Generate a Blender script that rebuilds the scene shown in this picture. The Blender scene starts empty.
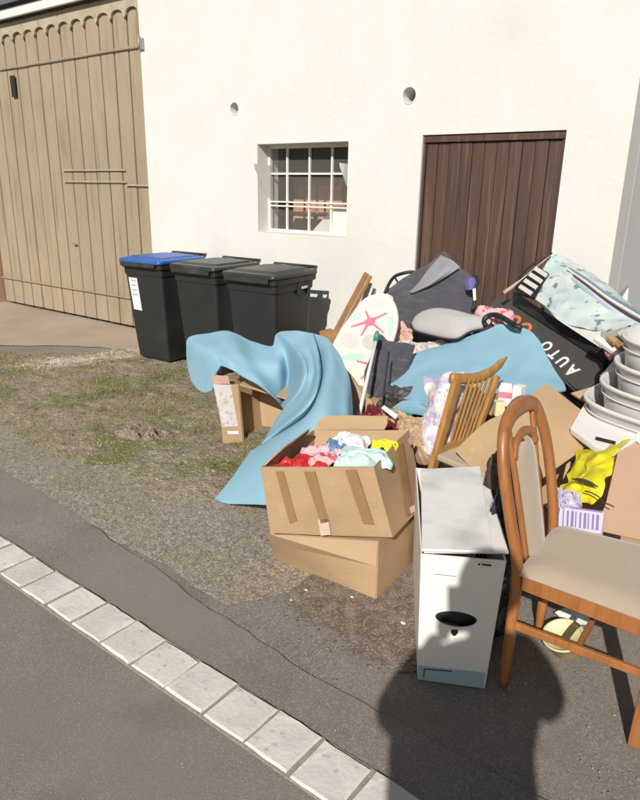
import bpy, bmesh, math, random
from mathutils import Vector, Matrix, noise as N
random.seed(7)
S = bpy.context.scene
COL = S.collection
PI = math.pi
R = math.radians
V = Vector

# ------------------------------------------------------------------ camera
FPX = 650.0                     # focal length in pixels of the 640 x 800 photograph
EYE = Vector((0, 0, 1.6))
XR = Vector((0.807, 0.195, -0.558)); YR = Vector((0.591, -0.235, 0.772)); ZR = Vector((0.019, -0.952, -0.305))
def _basis():
    f = Vector((-40/650.0, 2030/650.0, 1)).normalized()            # nadir direction in camera axes (x right, y down, z forward)
    l = Vector((-940/650.0, -228/650.0, 1)); l = (l - f*l.dot(f)).normalized()
    xr = -l; up = -f; yd = up.cross(xr)
    return Matrix((xr, yd, up))
RW = _basis()                                                      # camera axes (x right, y down, z forward) -> world
cam = bpy.data.cameras.new('camera'); co = bpy.data.objects.new('camera', cam); COL.objects.link(co)
m3 = RW @ Matrix(((1, 0, 0), (0, -1, 0), (0, 0, -1)))
co.matrix_world = Matrix.Translation(EYE) @ m3.to_4x4()
cam.sensor_fit = 'HORIZONTAL'; cam.sensor_width = 36; cam.lens = 36*FPX/640; cam.clip_end = 500; cam.clip_start = .01
S.camera = co
S.render.resolution_x = 819; S.render.resolution_y = 1024

# ------------------------------------------------------------------ light
AZ, EL = R(21), R(33)
TOSUN = Vector((math.sin(AZ)*math.cos(EL), -math.cos(AZ)*math.cos(EL), math.sin(EL)))
w = bpy.data.worlds.new('World'); S.world = w; w.use_nodes = True
nt = w.node_tree; bg = nt.nodes['Background']
sky = nt.nodes.new('ShaderNodeTexSky'); sky.sky_type = 'NISHITA'; sky.sun_disc = False
sky.sun_elevation = EL; sky.sun_rotation = math.atan2(TOSUN.x, TOSUN.y); sky.air_density = 1.2; sky.dust_density = 1.5
nt.links.new(sky.outputs[0], bg.inputs[0]); bg.inputs[1].default_value = .05
sl = bpy.data.lights.new('sun', 'SUN'); sl.energy = 4.8; sl.angle = R(.6); sl.color = (1, .965, .91)
so = bpy.data.objects.new('sun', sl); COL.objects.link(so); so.location = TOSUN*20
so.rotation_euler = TOSUN.to_track_quat('Z', 'Y').to_euler()
S.view_settings.view_transform = 'Standard'; S.view_settings.look = 'None'; S.view_settings.gamma = 1
S.view_settings.exposure = -.06

# ------------------------------------------------------------------ helpers
def ray(x, y): return RW @ Vector(((x-320)/FPX, (y-400)/FPX, 1))
def at(x, y, Y):                       # the point seen at photo pixel x, y at depth Y (metres into the yard)
    r = ray(x, y); t = Y/r.y; return Vector((r.x*t, Y, 1.6+r.z*t))
def gnd(x, y, z=0.0):                  # the point seen at photo pixel x, y at height z
    r = ray(x, y); t = (z-1.6)/r.z; return Vector((r.x*t, r.y*t, z))
class Plane:                           # a plane through three points; px() finds where a photo pixel lands on it
    def __init__(s, a, b, c):
        s.o = a; s.n = (b-a).cross(c-a).normalized()
        if s.n.dot(EYE-a) < 0: s.n = -s.n
    def px(s, x, y, lift=0):
        r = ray(x, y); t = (s.o-EYE).dot(s.n)/r.dot(s.n); return EYE + r*t + s.n*lift
OFF = {}
def tag(o, label=None, cat=None, group=None, kind=None):
    if label: o['label'] = label
    if cat: o['category'] = cat
    if group: o['group'] = group
    if kind: o['kind'] = kind
    return o
def thing(name, loc, label=None, cat=None, group=None, kind=None):
    o = bpy.data.objects.new(name, None); COL.objects.link(o); o.location = loc
    o.empty_display_size = .1; OFF[o.name] = Vector(loc)
    return tag(o, label, cat, group, kind)
def mk(name, verts, faces, mat, parent=None, smooth=False, bevel=0, segs=2, solid=0, subsurf=0):
    vs = [Vector(v) for v in verts]
    mn = Vector([min(v[i] for v in vs) for i in range(3)]); mx = Vector([max(v[i] for v in vs) for i in range(3)])
    org = Vector(((mn.x+mx.x)/2, (mn.y+mx.y)/2, mn.z))
    me = bpy.data.meshes.new(name); me.from_pydata([v-org for v in vs], [], faces); me.update()
    bm = bmesh.new(); bm.from_mesh(me)
    if len(faces) < 20000: bmesh.ops.recalc_face_normals(bm, faces=bm.faces)
    bm.to_mesh(me); bm.free()
    if mat:
        for m_ in (mat if isinstance(mat, (list, tuple)) else [mat]): me.materials.append(m_)
    for p in me.polygons: p.use_smooth = smooth
    o = bpy.data.objects.new(name, me); COL.objects.link(o)
    if parent: o.parent = parent; o.location = org - OFF[parent.name]
    else: o.location = org
    OFF[o.name] = org
    if solid:
        d = o.modifiers.new('solid', 'SOLIDIFY'); d.thickness = solid; d.offset = 0
        d = o.modifiers.new('split', 'EDGE_SPLIT'); d.split_angle = R(50)
    if bevel:
        d = o.modifiers.new('bevel', 'BEVEL'); d.width = bevel; d.segments = segs; d.limit_method = 'ANGLE'; d.angle_limit = R(35)
        for p in me.polygons: p.use_smooth = True
        d = o.modifiers.new('wn', 'WEIGHTED_NORMAL')
    if subsurf:
        d = o.modifiers.new('sub', 'SUBSURF'); d.levels = subsurf; d.render_levels = subsurf
    return o
BF = [(0, 3, 2, 1), (4, 5, 6, 7), (0, 1, 5, 4), (1, 2, 6, 5), (2, 3, 7, 6), (3, 0, 4, 7)]
def hexa(name, p8, mat, parent=None, bevel=0, **k):    # bottom four, top four, same order
    return mk(name, p8, BF, mat, parent, bevel=bevel, **k)
def box(name, c, size, mat, parent=None, rot=None, bevel=0, **k):
    sx, sy, sz = [q/2 for q in size]
    vs = [Vector(v) for v in [(-sx, -sy, -sz), (sx, -sy, -sz), (sx, sy, -sz), (-sx, sy, -sz), (-sx, -sy, sz), (sx, -sy, sz), (sx, sy, sz), (-sx, sy, sz)]]
    if rot is not None:
        M = rot if isinstance(rot, Matrix) else Matrix.Rotation(rot, 3, 'Z')
        vs = [M @ v for v in vs]
    return hexa(name, [v+Vector(c) for v in vs], mat, parent, bevel, **k)
def slab(name, poly, th, mat, parent=None, bevel=0, n=None, **k):   # polygon of 3-D points, thickened away from the eye
    if n is None:
        n = Vector()
        for i in range(len(poly)):
            a, b = poly[i], poly[(i+1) % len(poly)]
            n += (a-poly[0]).cross(b-poly[0])
        n.normalize()
        if n.dot(EYE-poly[0]) < 0: n = -n
    m_ = len(poly); vs = list(poly)+[p-n*th for p in poly]
    fs = [tuple(range(m_)), tuple(range(2*m_-1, m_-1, -1))]+[(i, (i+1) % m_, m_+(i+1) % m_, m_+i) for i in range(m_)]
    return mk(name, vs, fs, mat, parent, bevel=bevel, **k)
def crv(pts, n):                       # Catmull-Rom through points
    if len(pts) < 3: return [pts[0].lerp(pts[-1], i/(n)) for i in range(n+1)]
    P = [pts[0]*2-pts[1]]+list(pts)+[pts[-1]*2-pts[-2]]; out = []
    L = len(pts)-1
    for i in range(n+1):
        s = i/n*L; k = min(int(s), L-1); t = s-k
        a, b, c, d = P[k:k+4]
        out.append(.5*((2*b)+(c-a)*t+(2*a-5*b+4*c-d)*t*t+(3*b-a-3*c+d)*t**3))
    return out
def tubedata(pts, r, sides=8, flat=None, vs=None, fs=None, up=None):
    vs = [] if vs is None else vs; fs = [] if fs is None else fs; b0 = len(vs); n = len(pts)
    prev = None
    for i, p in enumerate(pts):
        t = (pts[min(i+1, n-1)]-pts[max(i-1, 0)]).normalized()
        if prev is None:
            u = Vector(up) if up else (Vector((0, 0, 1)) if abs(t.z) < .9 else Vector((1, 0, 0)))
        else: u = prev
        u = (u-t*u.dot(t)).normalized(); v = t.cross(u); prev = u
        rr = r[i] if isinstance(r, (list, tuple)) else r
        ru, rv = (rr, rr) if flat is None else (rr*flat[0], rr*flat[1])
        for k in range(sides):
            a = 2*PI*(k+.5)/sides; vs.append(p+u*(math.cos(a)*ru)+v*(math.sin(a)*rv))
    for i in range(n-1):
        for k in range(sides):
            a = b0+i*sides+k; b = b0+i*sides+(k+1) % sides; fs.append((a, b, b+sides, a+sides))
    fs.append(tuple(b0+k for k in range(sides))[::-1]); fs.append(tuple(b0+(n-1)*sides+k for k in range(sides)))
    return vs, fs
def tube(name, pts, r, mat, parent=None, sides=8, flat=None, n=0, smooth=True, up=None, **k):
    pts = [Vector(p) for p in pts]
    if n: pts = crv(pts, n)
    if isinstance(r, (list, tuple)) and len(r) != len(pts):
        L_ = len(r)-1; q_ = [i/(len(pts)-1)*L_ for i in range(len(pts))]; r = [r[min(int(a), L_-1)]+(r[min(int(a), L_-1)+1]-r[min(int(a), L_-1)])*(a-min(int(a), L_-1)) for a in q_]
    vs, fs = tubedata(pts, r, sides, flat, up=up)
    return mk(name, vs, fs, mat, parent, smooth=smooth, **k)
def bar(name, a, b, wd, dp, mat, parent=None, up=None, bevel=.002, w2=None):   # rectangular bar a-b
    a = Vector(a); b = Vector(b); t = (b-a).normalized()
    u = Vector(up) if up else (Vector((0, 0, 1)) if abs(t.z) < .9 else Vector((1, 0, 0)))
    u = (u-t*u.dot(t)).normalized(); v = t.cross(u); W2 = w2 or 1
    f = lambda p, s: [p+u*(x*wd/2*s)+v*(y*dp/2*s) for x, y in ((-1, -1), (1, -1), (1, 1), (-1, 1))]
    return hexa(name, f(a, 1)+f(b, W2), mat, parent, bevel)
def surf(name, rows, mat, parent=None, nu=40, nv=24, th=.008, wr=0, wf=6, seed=0, zmin=None, smooth=True):
    cols = [crv([Vector(p) for p in r_], nv) for r_ in rows]
    g = [crv([c[j] for c in cols], nu) for j in range(nv+1)]
    vs = [g[j][i] for j in range(nv+1) for i in range(nu+1)]
    if wr:
        o = Vector((seed*3.1, seed*1.7, 0))
        vs = [v+N.noise_vector((v+o)*wf)*wr+N.noise_vector((v+o)*wf*2.3)*wr*.4 for v in vs]
    if zmin is not None: vs = [Vector((v.x, v.y, max(v.z, zmin))) for v in vs]
    W_ = nu+1
    fs = [(j*W_+i, j*W_+i+1, (j+1)*W_+i+1, (j+1)*W_+i) for j in range(nv) for i in range(nu)]
    return mk(name, vs, fs, mat, parent, smooth=smooth, solid=th)
def blob(name, c, rad, mat, parent=None, rot=None, amp=.25, fr=5, seed=0, sub=5, sharp=1, squash=None, zmin=None, smooth=True):
    bm = bmesh.new(); bmesh.ops.create_icosphere(bm, subdivisions=sub, radius=1)
    o = Vector((seed*7.3, seed*2.1, seed)); M = rot or Matrix.Identity(3); vs = []
    for v in bm.verts:
        d = v.co.copy()
        wv = d+N.noise_vector(d*fr*.35+o)*.35
        k = 1+amp*(.8*N.noise(d*fr*.4+o)+.6*(.35-abs(N.noise(wv*fr*.8+o)))*sharp+.5*(.3-abs(N.noise(wv*fr*1.7+o)))*sharp+.3*(.3-abs(N.noise(wv*fr*3.6+o)))*sharp)
        p = Vector((d.x*rad[0], d.y*rad[1], d.z*rad[2]))*k
        p = M @ p + Vector(c)
        if zmin is not None and p.z < zmin: p.z = zmin
        vs.append(p)
    fs = [tuple(v.index for v in f.verts) for f in bm.faces]; bm.free()
    return mk(name, vs, fs, mat, parent, smooth=smooth)
def ridge(v, o): return 1-2*abs(N.noise(v+o))
def crumple(name, c, sx, sy, mat, parent=None, rot=0, h=.05, amp=.02, fr=9, seed=0, tilt=None, nu=64, th=.003):
    o = V((seed*3.7, seed*1.3, seed*.7)); vs = []; c = Vector(c); ca, sa = math.cos(rot), math.sin(rot)
    for j in range(nu+1):
        for i in range(nu+1):
            u, v = i/nu*2-1, j/nu*2-1
            p = V((u, v, 0)); sh = 1+.28*N.noise(p*1.1+o)
            q = p+N.noise_vector(p*1.4+o)*.35
            k = max(0, 1-(max(abs(u), abs(v)))**2.4)
            z = h*(k**.5)*(.7+.5*N.noise(q*1.2+o))+amp*(ridge(q*fr*.2, o)-.5)+amp*.4*(ridge(q*fr*.45, o)-.5)+amp*.10*N.noise(q*fr*1.1+o)
            x, y = u*sx*sh+N.noise(q*2+o)*.10*sx, v*sy*sh+N.noise(q*2-o)*.10*sy
            w_ = V((x*ca-y*sa, x*sa+y*ca, z))
            if tilt is not None: w_ = tilt @ w_
            vs.append(c+w_)
    W_ = nu+1; fs = [(j*W_+i, j*W_+i+1, (j+1)*W_+i+1, (j+1)*W_+i) for j in range(nu) for i in range(nu)]
    return mk(name, vs, fs, mat, parent, smooth=True, solid=th)
def textmesh(body, mat, name, parent, origin, ux, uy, size, ex=.0006, align='LEFT'):   # ux reading direction, uy up
    cu = bpy.data.curves.new(name, 'FONT'); cu.body = body; cu.size = size; cu.extrude = ex; cu.offset = size*.035; cu.align_x = align
    t = bpy.data.objects.new(name, cu); me = bpy.data.meshes.new_from_object(t); bpy.data.objects.remove(t)
    ux = ux.normalized(); uz = ux.cross(uy).normalized(); uy = uz.cross(ux)
    vs = [Vector(origin)+ux*v.co.x+uy*v.co.y+uz*v.co.z for v in me.vertices]; fs = [tuple(p.vertices) for p in me.polygons]
    return mk(name, vs, fs, mat, parent)
def copy_tree(o, parent=None):
    c = o.copy(); COL.objects.link(c); OFF[c.name] = OFF[o.name].copy()
    if parent: c.parent = parent
    for ch in list(o.children): copy_tree(ch, c)
    return c

# ------------------------------------------------------------------ materials
def objvec(t):
    tc = t.nodes.new('ShaderNodeTexCoord'); oi = t.nodes.new('ShaderNodeObjectInfo'); ad = t.nodes.new('ShaderNodeVectorMath'); ad.operation = 'ADD'
    t.links.new(tc.outputs['Object'], ad.inputs[0]); t.links.new(oi.outputs['Location'], ad.inputs[1]); return ad.outputs[0]
def mat(name, col, rough=.6, var=.12, scale=6, bump=.15, bscale=80, metal=0, spec=.5, sheen=0, col2=None, lo=.3, hi=.7, stretch=None, trans=0, alpha=1, dist=.004, sss=0):
    m_ = bpy.data.materials.new(name); m_.use_nodes = True; t = m_.node_tree; b = t.nodes['Principled BSDF']
    b.inputs['Roughness'].default_value = rough; b.inputs['Metallic'].default_value = metal
    b.inputs['Specular IOR Level'].default_value = spec; b.inputs['Alpha'].default_value = alpha
    b.inputs['Transmission Weight'].default_value = trans
    if sheen: b.inputs['Sheen Weight'].default_value = sheen
    src = objvec(t)
    if stretch:
        mp = t.nodes.new('ShaderNodeMapping'); mp.inputs['Scale'].default_value = stretch
        t.links.new(src, mp.inputs[0]); src = mp.outputs[0]
    n1 = t.nodes.new('ShaderNodeTexNoise'); n1.inputs['Scale'].default_value = scale; n1.inputs['Detail'].default_value = 8; n1.inputs['Roughness'].default_value = .6
    t.links.new(src, n1.inputs['Vector'])
    r = t.nodes.new('ShaderNodeValToRGB'); t.links.new(n1.outputs['Fac'], r.inputs[0])
    c2 = col2 or tuple(min(1, c*(1+var)) for c in col); c1 = tuple(c*(1-var) for c in col) if not col2 else col
    r.color_ramp.elements[0].position = lo; r.color_ramp.elements[1].position = hi
    r.color_ramp.elements[0].color = (*c1, 1); r.color_ramp.elements[1].color = (*c2, 1)
    t.links.new(r.outputs[0], b.inputs['Base Color'])
    if bump:
        n2 = t.nodes.new('ShaderNodeTexNoise'); n2.inputs['Scale'].default_value = bscale; n2.inputs['Detail'].default_value = 6
        t.links.new(src, n2.inputs['Vector']); bp = t.nodes.new('ShaderNodeBump'); bp.inputs['Strength'].default_value = bump; bp.inputs['Distance'].default_value = dist
        t.links.new(n2.outputs['Fac'], bp.inputs['Height']); t.links.new(bp.outputs[0], b.inputs['Normal'])
    m_['r'] = 0
    return m_
def nodes(m_): return m_.node_tree, m_.node_tree.nodes['Principled BSDF']
def mixin(m_, col, scale, lo, hi, detail=6, vor=False, stretch=None, fac=1.0):   # blend a second colour in by another noise
    t, b = nodes(m_); old = b.inputs['Base Color'].links[0].from_socket
    src = objvec(t)
    if stretch:
        mp = t.nodes.new('ShaderNodeMapping'); mp.inputs['Scale'].default_value = stretch; t.links.new(src, mp.inputs[0]); src = mp.outputs[0]
    if vor: n1 = t.nodes.new('ShaderNodeTexVoronoi'); n1.inputs['Scale'].default_value = scale; out = n1.outputs['Color']
    else:
        n1 = t.nodes.new('ShaderNodeTexNoise'); n1.inputs['Scale'].default_value = scale; n1.inputs['Detail'].default_value = detail; out = n1.outputs['Fac']
    t.links.new(src, n1.inputs['Vector'])
    mr = t.nodes.new('ShaderNodeMapRange'); mr.inputs['From Min'].default_value = lo; mr.inputs['From Max'].default_value = hi; mr.inputs['To Max'].default_value = fac
    t.links.new(out, mr.inputs[0])
    mx = t.nodes.new('ShaderNodeMix'); mx.data_type = 'RGBA'
    t.links.new(mr.outputs[0], mx.inputs[0]); t.links.new(old, mx.inputs[6]); mx.inputs[7].default_value = (*col, 1)
    t.links.new(mx.outputs[2], b.inputs['Base Color']); return m_

M = {}
M['plaster'] = mixin(mat('plaster', (.695, .68, .635), .9, .03, 2.2, .26, 30, dist=.008), (.585, .56, .50), .9, .5, .85, fac=.6)
mixin(M['plaster'], (.61, .595, .55), 5, .6, .8, stretch=(1, 1, .35), fac=.35)
M['sideplaster'] = mat('sideplaster', (.64, .63, .62), .9, .04, 1.2, 0)
M['asphalt'] = mixin(mixin(mixin(mixin(mat('asphalt', (.225, .192, .162), .9, .2, 3, .8, 300, dist=.003), (.50, .46, .40), 260, .62, .80, vor=True, fac=.5), (.08, .068, .058), 110, .52, .68, fac=.5), (.28, .24, .19), .8, .4, .75), (.14, .115, .095), 2.3, .52, .72, fac=.55)
M['asphalt_smooth'] = mixin(mixin(mat('asphalt_smooth', (.215, .183, .155), .9, .2, 3, .8, 300, dist=.003), (.48, .44, .38), 260, .62, .80, vor=True, fac=.5), (.26, .222, .18), 1.3, .4, .7)
M['road'] = mixin(mixin(mixin(mixin(mat('road', (.23, .198, .17), .88, .14, 3, .75, 300, dist=.003), (.48, .44, .39), 280, .64, .82, vor=True, fac=.45), (.07, .06, .052), 170, .56, .7, fac=.5), (.25, .212, .178), .9, .45, .7), (.165, .14, .12), 3.1, .54, .72, fac=.5)
M['concrete'] = mixin(mat('concrete', (.42, .33, .25), .9, .12, 1.6, .4, 120), (.22, .18, .14), .8, .5, .8, fac=.7)
M['soil'] = mixin(mixin(mixin(mat('soil', (.31, .255, .18), .95, .3, 14, 1, 70, dist=.02), (.185, .175, .055), 2.6, .44, .62), (.56, .49, .38), 55, .54, .7), (.09, .07, .05), 30, .6, .75)
M['grit'] = mixin(mixin(mat('grit', (.29, .238, .175), .95, .3, 22, 1, 220, dist=.006), (.56, .51, .44), 170, .60, .74, vor=True, fac=.85), (.11, .09, .07), 60, .55, .7, fac=.8)
M['stone'] = mixin(mixin(mat('stone', (.70, .655, .58), .85, .1, 9, .5, 60, dist=.004), (.38, .34, .29), 34, .60, .74, fac=.7), (.52, .475, .41), 3.5, .45, .75, fac=.7)
M['sand'] = mat('sand', (.33, .285, .23), .95, .25, 60, .8, 200)
M['gravel'] = mat('gravel', (.20, .18, .15), .9, .3, 7, 0, col2=(.62, .58, .5), lo=.45, hi=.72)
M['palegravel'] = mat('palegravel', (.36, .30, .23), .9, .3, 7, 0, col2=(.58, .52, .43))
M['grass'] = mat('grass', (.17, .155, .045), .8, .3, 2.5, 0, col2=(.42, .34, .18), lo=.4, hi=.66)
M['patch'] = mixin(mixin(mat('patch', (.18, .135, .10), .95, .3, 16, 1, 160, dist=.008), (.26, .21, .165), 14, .48, .62), (.45, .40, .34), 170, .66, .78, vor=True, fac=.6)
M['litter'] = mat('litter', (.15, .085, .055), .9, .4, 20, .2)
M['garage'] = mixin(mixin(mixin(mat('garage', (.335, .272, .188), .75, .08, 3, .3, 40, stretch=(1, 1, .25)), (.20, .145, .09), 11, .54, .74, stretch=(1.6, 1, .10), fac=.75), (.45, .345, .24), 1.1, .5, .8, fac=.6), (.12, .08, .05), 45, .66, .74, stretch=(1, 1, .5), fac=.7)
M['mould'] = mixin(mat('mould', (.42, .36, .26), .85, .15, 6, .4, 50), (.20, .16, .11), 12, .58, .75)
M['whitewood'] = mat('whitewood', (.80, .78, .72), .6, .04, 5, .1)
M['slate'] = mat('slate', (.13, .14, .16), .7, .1, 5, .2)
M['iron'] = mat('iron', (.34, .33, .30), .5, .2, 30, .2, metal=.4)
M['groove'] = mat('groove', (.06, .038, .022), .9, .3)
M['room'] = mat('room', (.085, .065, .055), .9, .3, 2)  # dimness of the interior put into the colour of its surfaces
M['cabinet'] = mat('cabinet', (.58, .29, .18), .5, .2)
M['cabinet2'] = mat('cabinet2', (.70, .38, .25), .5, .2)
M['dark'] = mat('dark', (.02, .018, .016), .9, .2)
M['rustwood'] = mat('rustwood', (.33, .17, .06), .8, .25, 8, .2)
M['doorwood'] = mixin(mixin(mat('doorwood', (.085, .046, .031), .6, .25, 5, .35, 40, stretch=(2.5, 1, .18)), (.18, .105, .075), 9, .54, .70, stretch=(3.5, 1, .12), fac=.85), (.035, .02, .018), 10, .6, .75, stretch=(3, 1, .15), fac=.7)
M['winframe'] = mixin(mat('winframe', (.74, .71, .64), .5, .05, 8, .1), (.45, .38, .3), 40, .66, .75, fac=.5)
g = bpy.data.materials.new('glass'); g.use_nodes = True; t, b = nodes(g)
b.inputs['Base Color'].default_value = (.35, .34, .31, 1); b.inputs['Roughness'].default_value = .06; b.inputs['Alpha'].default_value = .13; M['glass'] = g
M['offwhite'] = mat('offwhite', (.72, .71, .64), .5, .08, 3, .05)  # even off-white, for one lower pane and the board behind it
M['binbody'] = mixin(mat('binbody', (.024, .026, .027), .42, .12, 3, .25, 260, dist=.001), (.06, .058, .054), 2.5, .52, .8, fac=.5)
M['binlid'] = mixin(mat('binlid', (.035, .036, .034), .38, .12, 3, .2, 260, dist=.001), (.10, .098, .09), 5, .5, .78, fac=.6)
M['bluelid'] = mixin(mat('bluelid', (.03, .115, .40), .4, .1, 3, .2, 260, dist=.001), (.12, .2, .45), 5, .5, .8, fac=.5)
M['rubber'] = mat('rubber', (.02, .02, .02), .8)
M['paper'] = mixin(mat('paper', (.72, .76, .77), .6, .05, 12, .1), (.4, .45, .5), 40, .6, .7, fac=.4)
M['foam'] = mixin(mixin(mat('foam', (.26, .445, .54), .95, .04, 4, .12, 160, dist=.002, spec=.12), (.22, .37, .45), 3.2, .48, .75, fac=.45), (.34, .43, .44), 15, .62, .8, fac=.5)
M['card'] = mixin(mixin(mat('card', (.44, .295, .165), .8, .06, 4, .3, 30, stretch=(1, 1, 3), dist=.004), (.33, .215, .12), 3.5, .5, .75, fac=.7), (.54, .40, .27), 21, .62, .75, fac=.4)
M['card2'] = mixin(mat('card2', (.46, .32, .19), .8, .06, 4, .12, 60), (.36, .24, .14), 3, .5, .8, fac=.5)
M['cardpink'] = mixin(mat('cardpink', (.45, .285, .185), .8, .06, 4, .12, 60), (.33, .20, .125), 3, .5, .8, fac=.5)
M['tape'] = mat('tape', (.31, .18, .085), .22, .08, 12, .1)
M['cleartape'] = mat('cleartape', (.62, .50, .38), .25, .08, 20, .1)
M['whitecard'] = mixin(mat('whitecard', (.80, .785, .75), .7, .03, 4, .1, 50), (.50, .50, .465), 4.5, .46, .64, fac=.8)
M['whitecard2'] = mat('whitecard2', (.76, .745, .70), .65, .03, 5, .08)
M['tealstrip'] = mat('tealstrip', (.35, .47, .52), .65, .05, 5, .05)
M['wood'] = mixin(mat('wood', (.37, .145, .046), .38, .2, 5, .12, 60, stretch=(3, 3, .6)), (.24, .085, .025), 14, .5, .72, stretch=(4, 4, .5), fac=.7)
M['wood2'] = mixin(mat('wood2', (.42, .22, .07), .4, .2, 5, .12, 60, stretch=(3, 3, .6)), (.28, .13, .035), 14, .5, .7, stretch=(4, 4, .5), fac=.7)
M['stakewood'] = mixin(mat('stakewood', (.36, .19, .085), .7, .2, 8, .3, 50, stretch=(3, 3, .5)), (.22, .11, .05), 14, .5, .7, fac=.6)
M['beige'] = mixin(mat('beige', (.45, .355, .255), .9, .05, 5, .35, 600, sheen=.3, dist=.001), (.36, .28, .2), 5, .5, .75, fac=.5)
M['board_cover'] = mat('board_cover', (.76, .72, .62), .85, .04, 6, .1, 200)
M['pink'] = mat('pink', (.68, .19, .27), .8, .15, 30, .1)
M['mint'] = mat('mint', (.50, .70, .56), .8, .06, 10, .1)
M['lightgrey'] = mat('lightgrey', (.56, .55, .50), .8, .08, 10, .1)
M['palegrey'] = mat('palegrey', (.66, .62, .57), .8, .04, 10, .1)
M['stickwhite'] = mat('stickwhite', (.72, .70, .66), .4, .06, 12, .05)
M['green'] = mat('green', (.05, .28, .20), .4, .08)
M['darkfab'] = mixin(mat('darkfab', (.060, .056, .070), .85, .15, 6, .3, 220, sheen=.25, dist=.003), (.11, .105, .125), 9, .5, .75, stretch=(.5, 1, 5), fac=.7)
M['greyfab'] = mat('greyfab', (.26, .25, .27), .7, .1, 8, .2)
M['purple'] = mat('purple', (.14, .11, .34), .6, .15, 10, .1)
M['cushion'] = mixin(mat('cushion', (.44, .41, .40), .85, .04, 3, .2, 300, dist=.001), (.36, .34, .33), 3, .5, .8, fac=.5)
M['black'] = mat('black', (.012, .012, .013), .5, .2, 10, .1)
M['charcoal'] = mixin(mat('charcoal', (.060, .054, .052), .55, .12, 4, .15, 90), (.085, .065, .06), 3, .5, .7, fac=.6)
M['letterwhite'] = mat('letterwhite', (.72, .70, .66), .6, .08, 30, .05)
M['letterorange'] = mat('letterorange', (.66, .17, .06), .6, .1, 30, .05)
mb = mat('marbled', (.50, .58, .55), .8, .1, 4, .3, 60, col2=(.66, .72, .69), lo=.35, hi=.6)
mixin(mb, (.34, .52, .60), 3, .5, .65, fac=.8); mixin(mb, (.07, .09, .09), 13, .60, .66, detail=3, stretch=(1, 1, 1.6), fac=.75); mixin(mb, (.28, .36, .27), 7, .58, .7, fac=.5); M['marbled'] = mb
M['tub'] = mixin(mat('tub', (.68, .665, .645), .38, .03, 4, .05), (.48, .46, .44), 5, .55, .8, fac=.5)
M['styro'] = mat('styro', (.70, .66, .63), .8, .04, 5, .2, 120)
yl = mixin(mat('yellow', (.68, .60, .015), .5, .1, 9, .35, 25, dist=.02), (.50, .44, .006), 9, .55, .72, fac=.6); M['yellow'] = yl
M['bag'] = mixin(mixin(mat('bag', (.74, .72, .71), .35, .06, 20, .3, 30, dist=.01), (.45, .36, .58), 19, .52, .56, fac=.8), (.75, .42, .44), 15, .57, .60, fac=.75)
M['film'] = mixin(mat('film', (.62, .58, .54), .25, .1, 20, .4, 30, dist=.01), (.3, .2, .15), 25, .58, .7, fac=.5)
M['stickered'] = mixin(mat('stickered', (.60, .56, .56), .6, .08, 20, .1), (.40, .32, .20), 38, .56, .64, fac=.8)
M['stickered2'] = mixin(mat('stickered2', (.52, .34, .26), .6, .1, 20, .1), (.55, .15, .14), 50, .60, .68, fac=.8)
M['skinpink'] = mat('skinpink', (.62, .40, .32), .7, .1, 20, .2)
M['red'] = mixin(mat('red', (.55, .02, .025), .75, .15, 15, .3, 100), (.75, .5, .5), 34, .64, .68, fac=.7)
M['rose'] = mixin(mat('rose', (.70, .42, .44), .8, .1, 15, .3, 100), (.50, .05, .10), 26, .56, .60, fac=.85)
M['tealcloth'] = mixin(mat('tealcloth', (.52, .66, .62), .85, .06, 12, .3, 100), (.30, .45, .47), 24, .56, .62, fac=.6)
M['white'] = mat('white', (.76, .76, .74), .8, .04, 12, .2, 60)
M['navy'] = mixin(mat('navy', (.035, .03, .055), .8, .3, 20, .3), (.42, .40, .50), 26, .58, .64, fac=.9)
M['slateblue'] = mat('slateblue', (.22, .27, .33), .7, .1)
M['blueitem'] = mat('blueitem', (.10, .22, .38), .6, .1)
M['maroon'] = mixin(mat('maroon', (.16, .025, .03), .35, .3, 20, .3, 40, dist=.01), (.55, .33, .28), 22, .56, .66, fac=.8)
M['brownbag'] = mat('brownbag', (.075, .045, .035), .7, .2, 10, .2)
M['floral'] = mixin(mat('floral', (.42, .28, .20), .7, .2, 25, .3), (.55, .1, .12), 30, .55, .62, fac=.8)
M['barcode'] = mat('barcode', (.25, .18, .38), .5, .1)
M['lilac'] = mat('lilac', (.60, .56, .68), .4, .06)
M['cream'] = mixin(mat('cream', (.72, .66, .38), .4, .03, 5, .05), (.60, .55, .34), 6, .55, .8, fac=.5)
M['twine'] = mat('twine', (.50, .42, .32), .8, .2)
M['skin'] = mat('skin', (.52, .32, .23), .5, .06, 10, .1)
M['jacket'] = mat('jacket', (.05, .06, .09), .8, .1, 10, .3)
M['jeans'] = mat('jeans', (.06, .09, .17), .85, .1, 10, .3)
M['hair'] = mat('hair', (.06, .035, .02), .6, .3, 60, .5)

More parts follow.
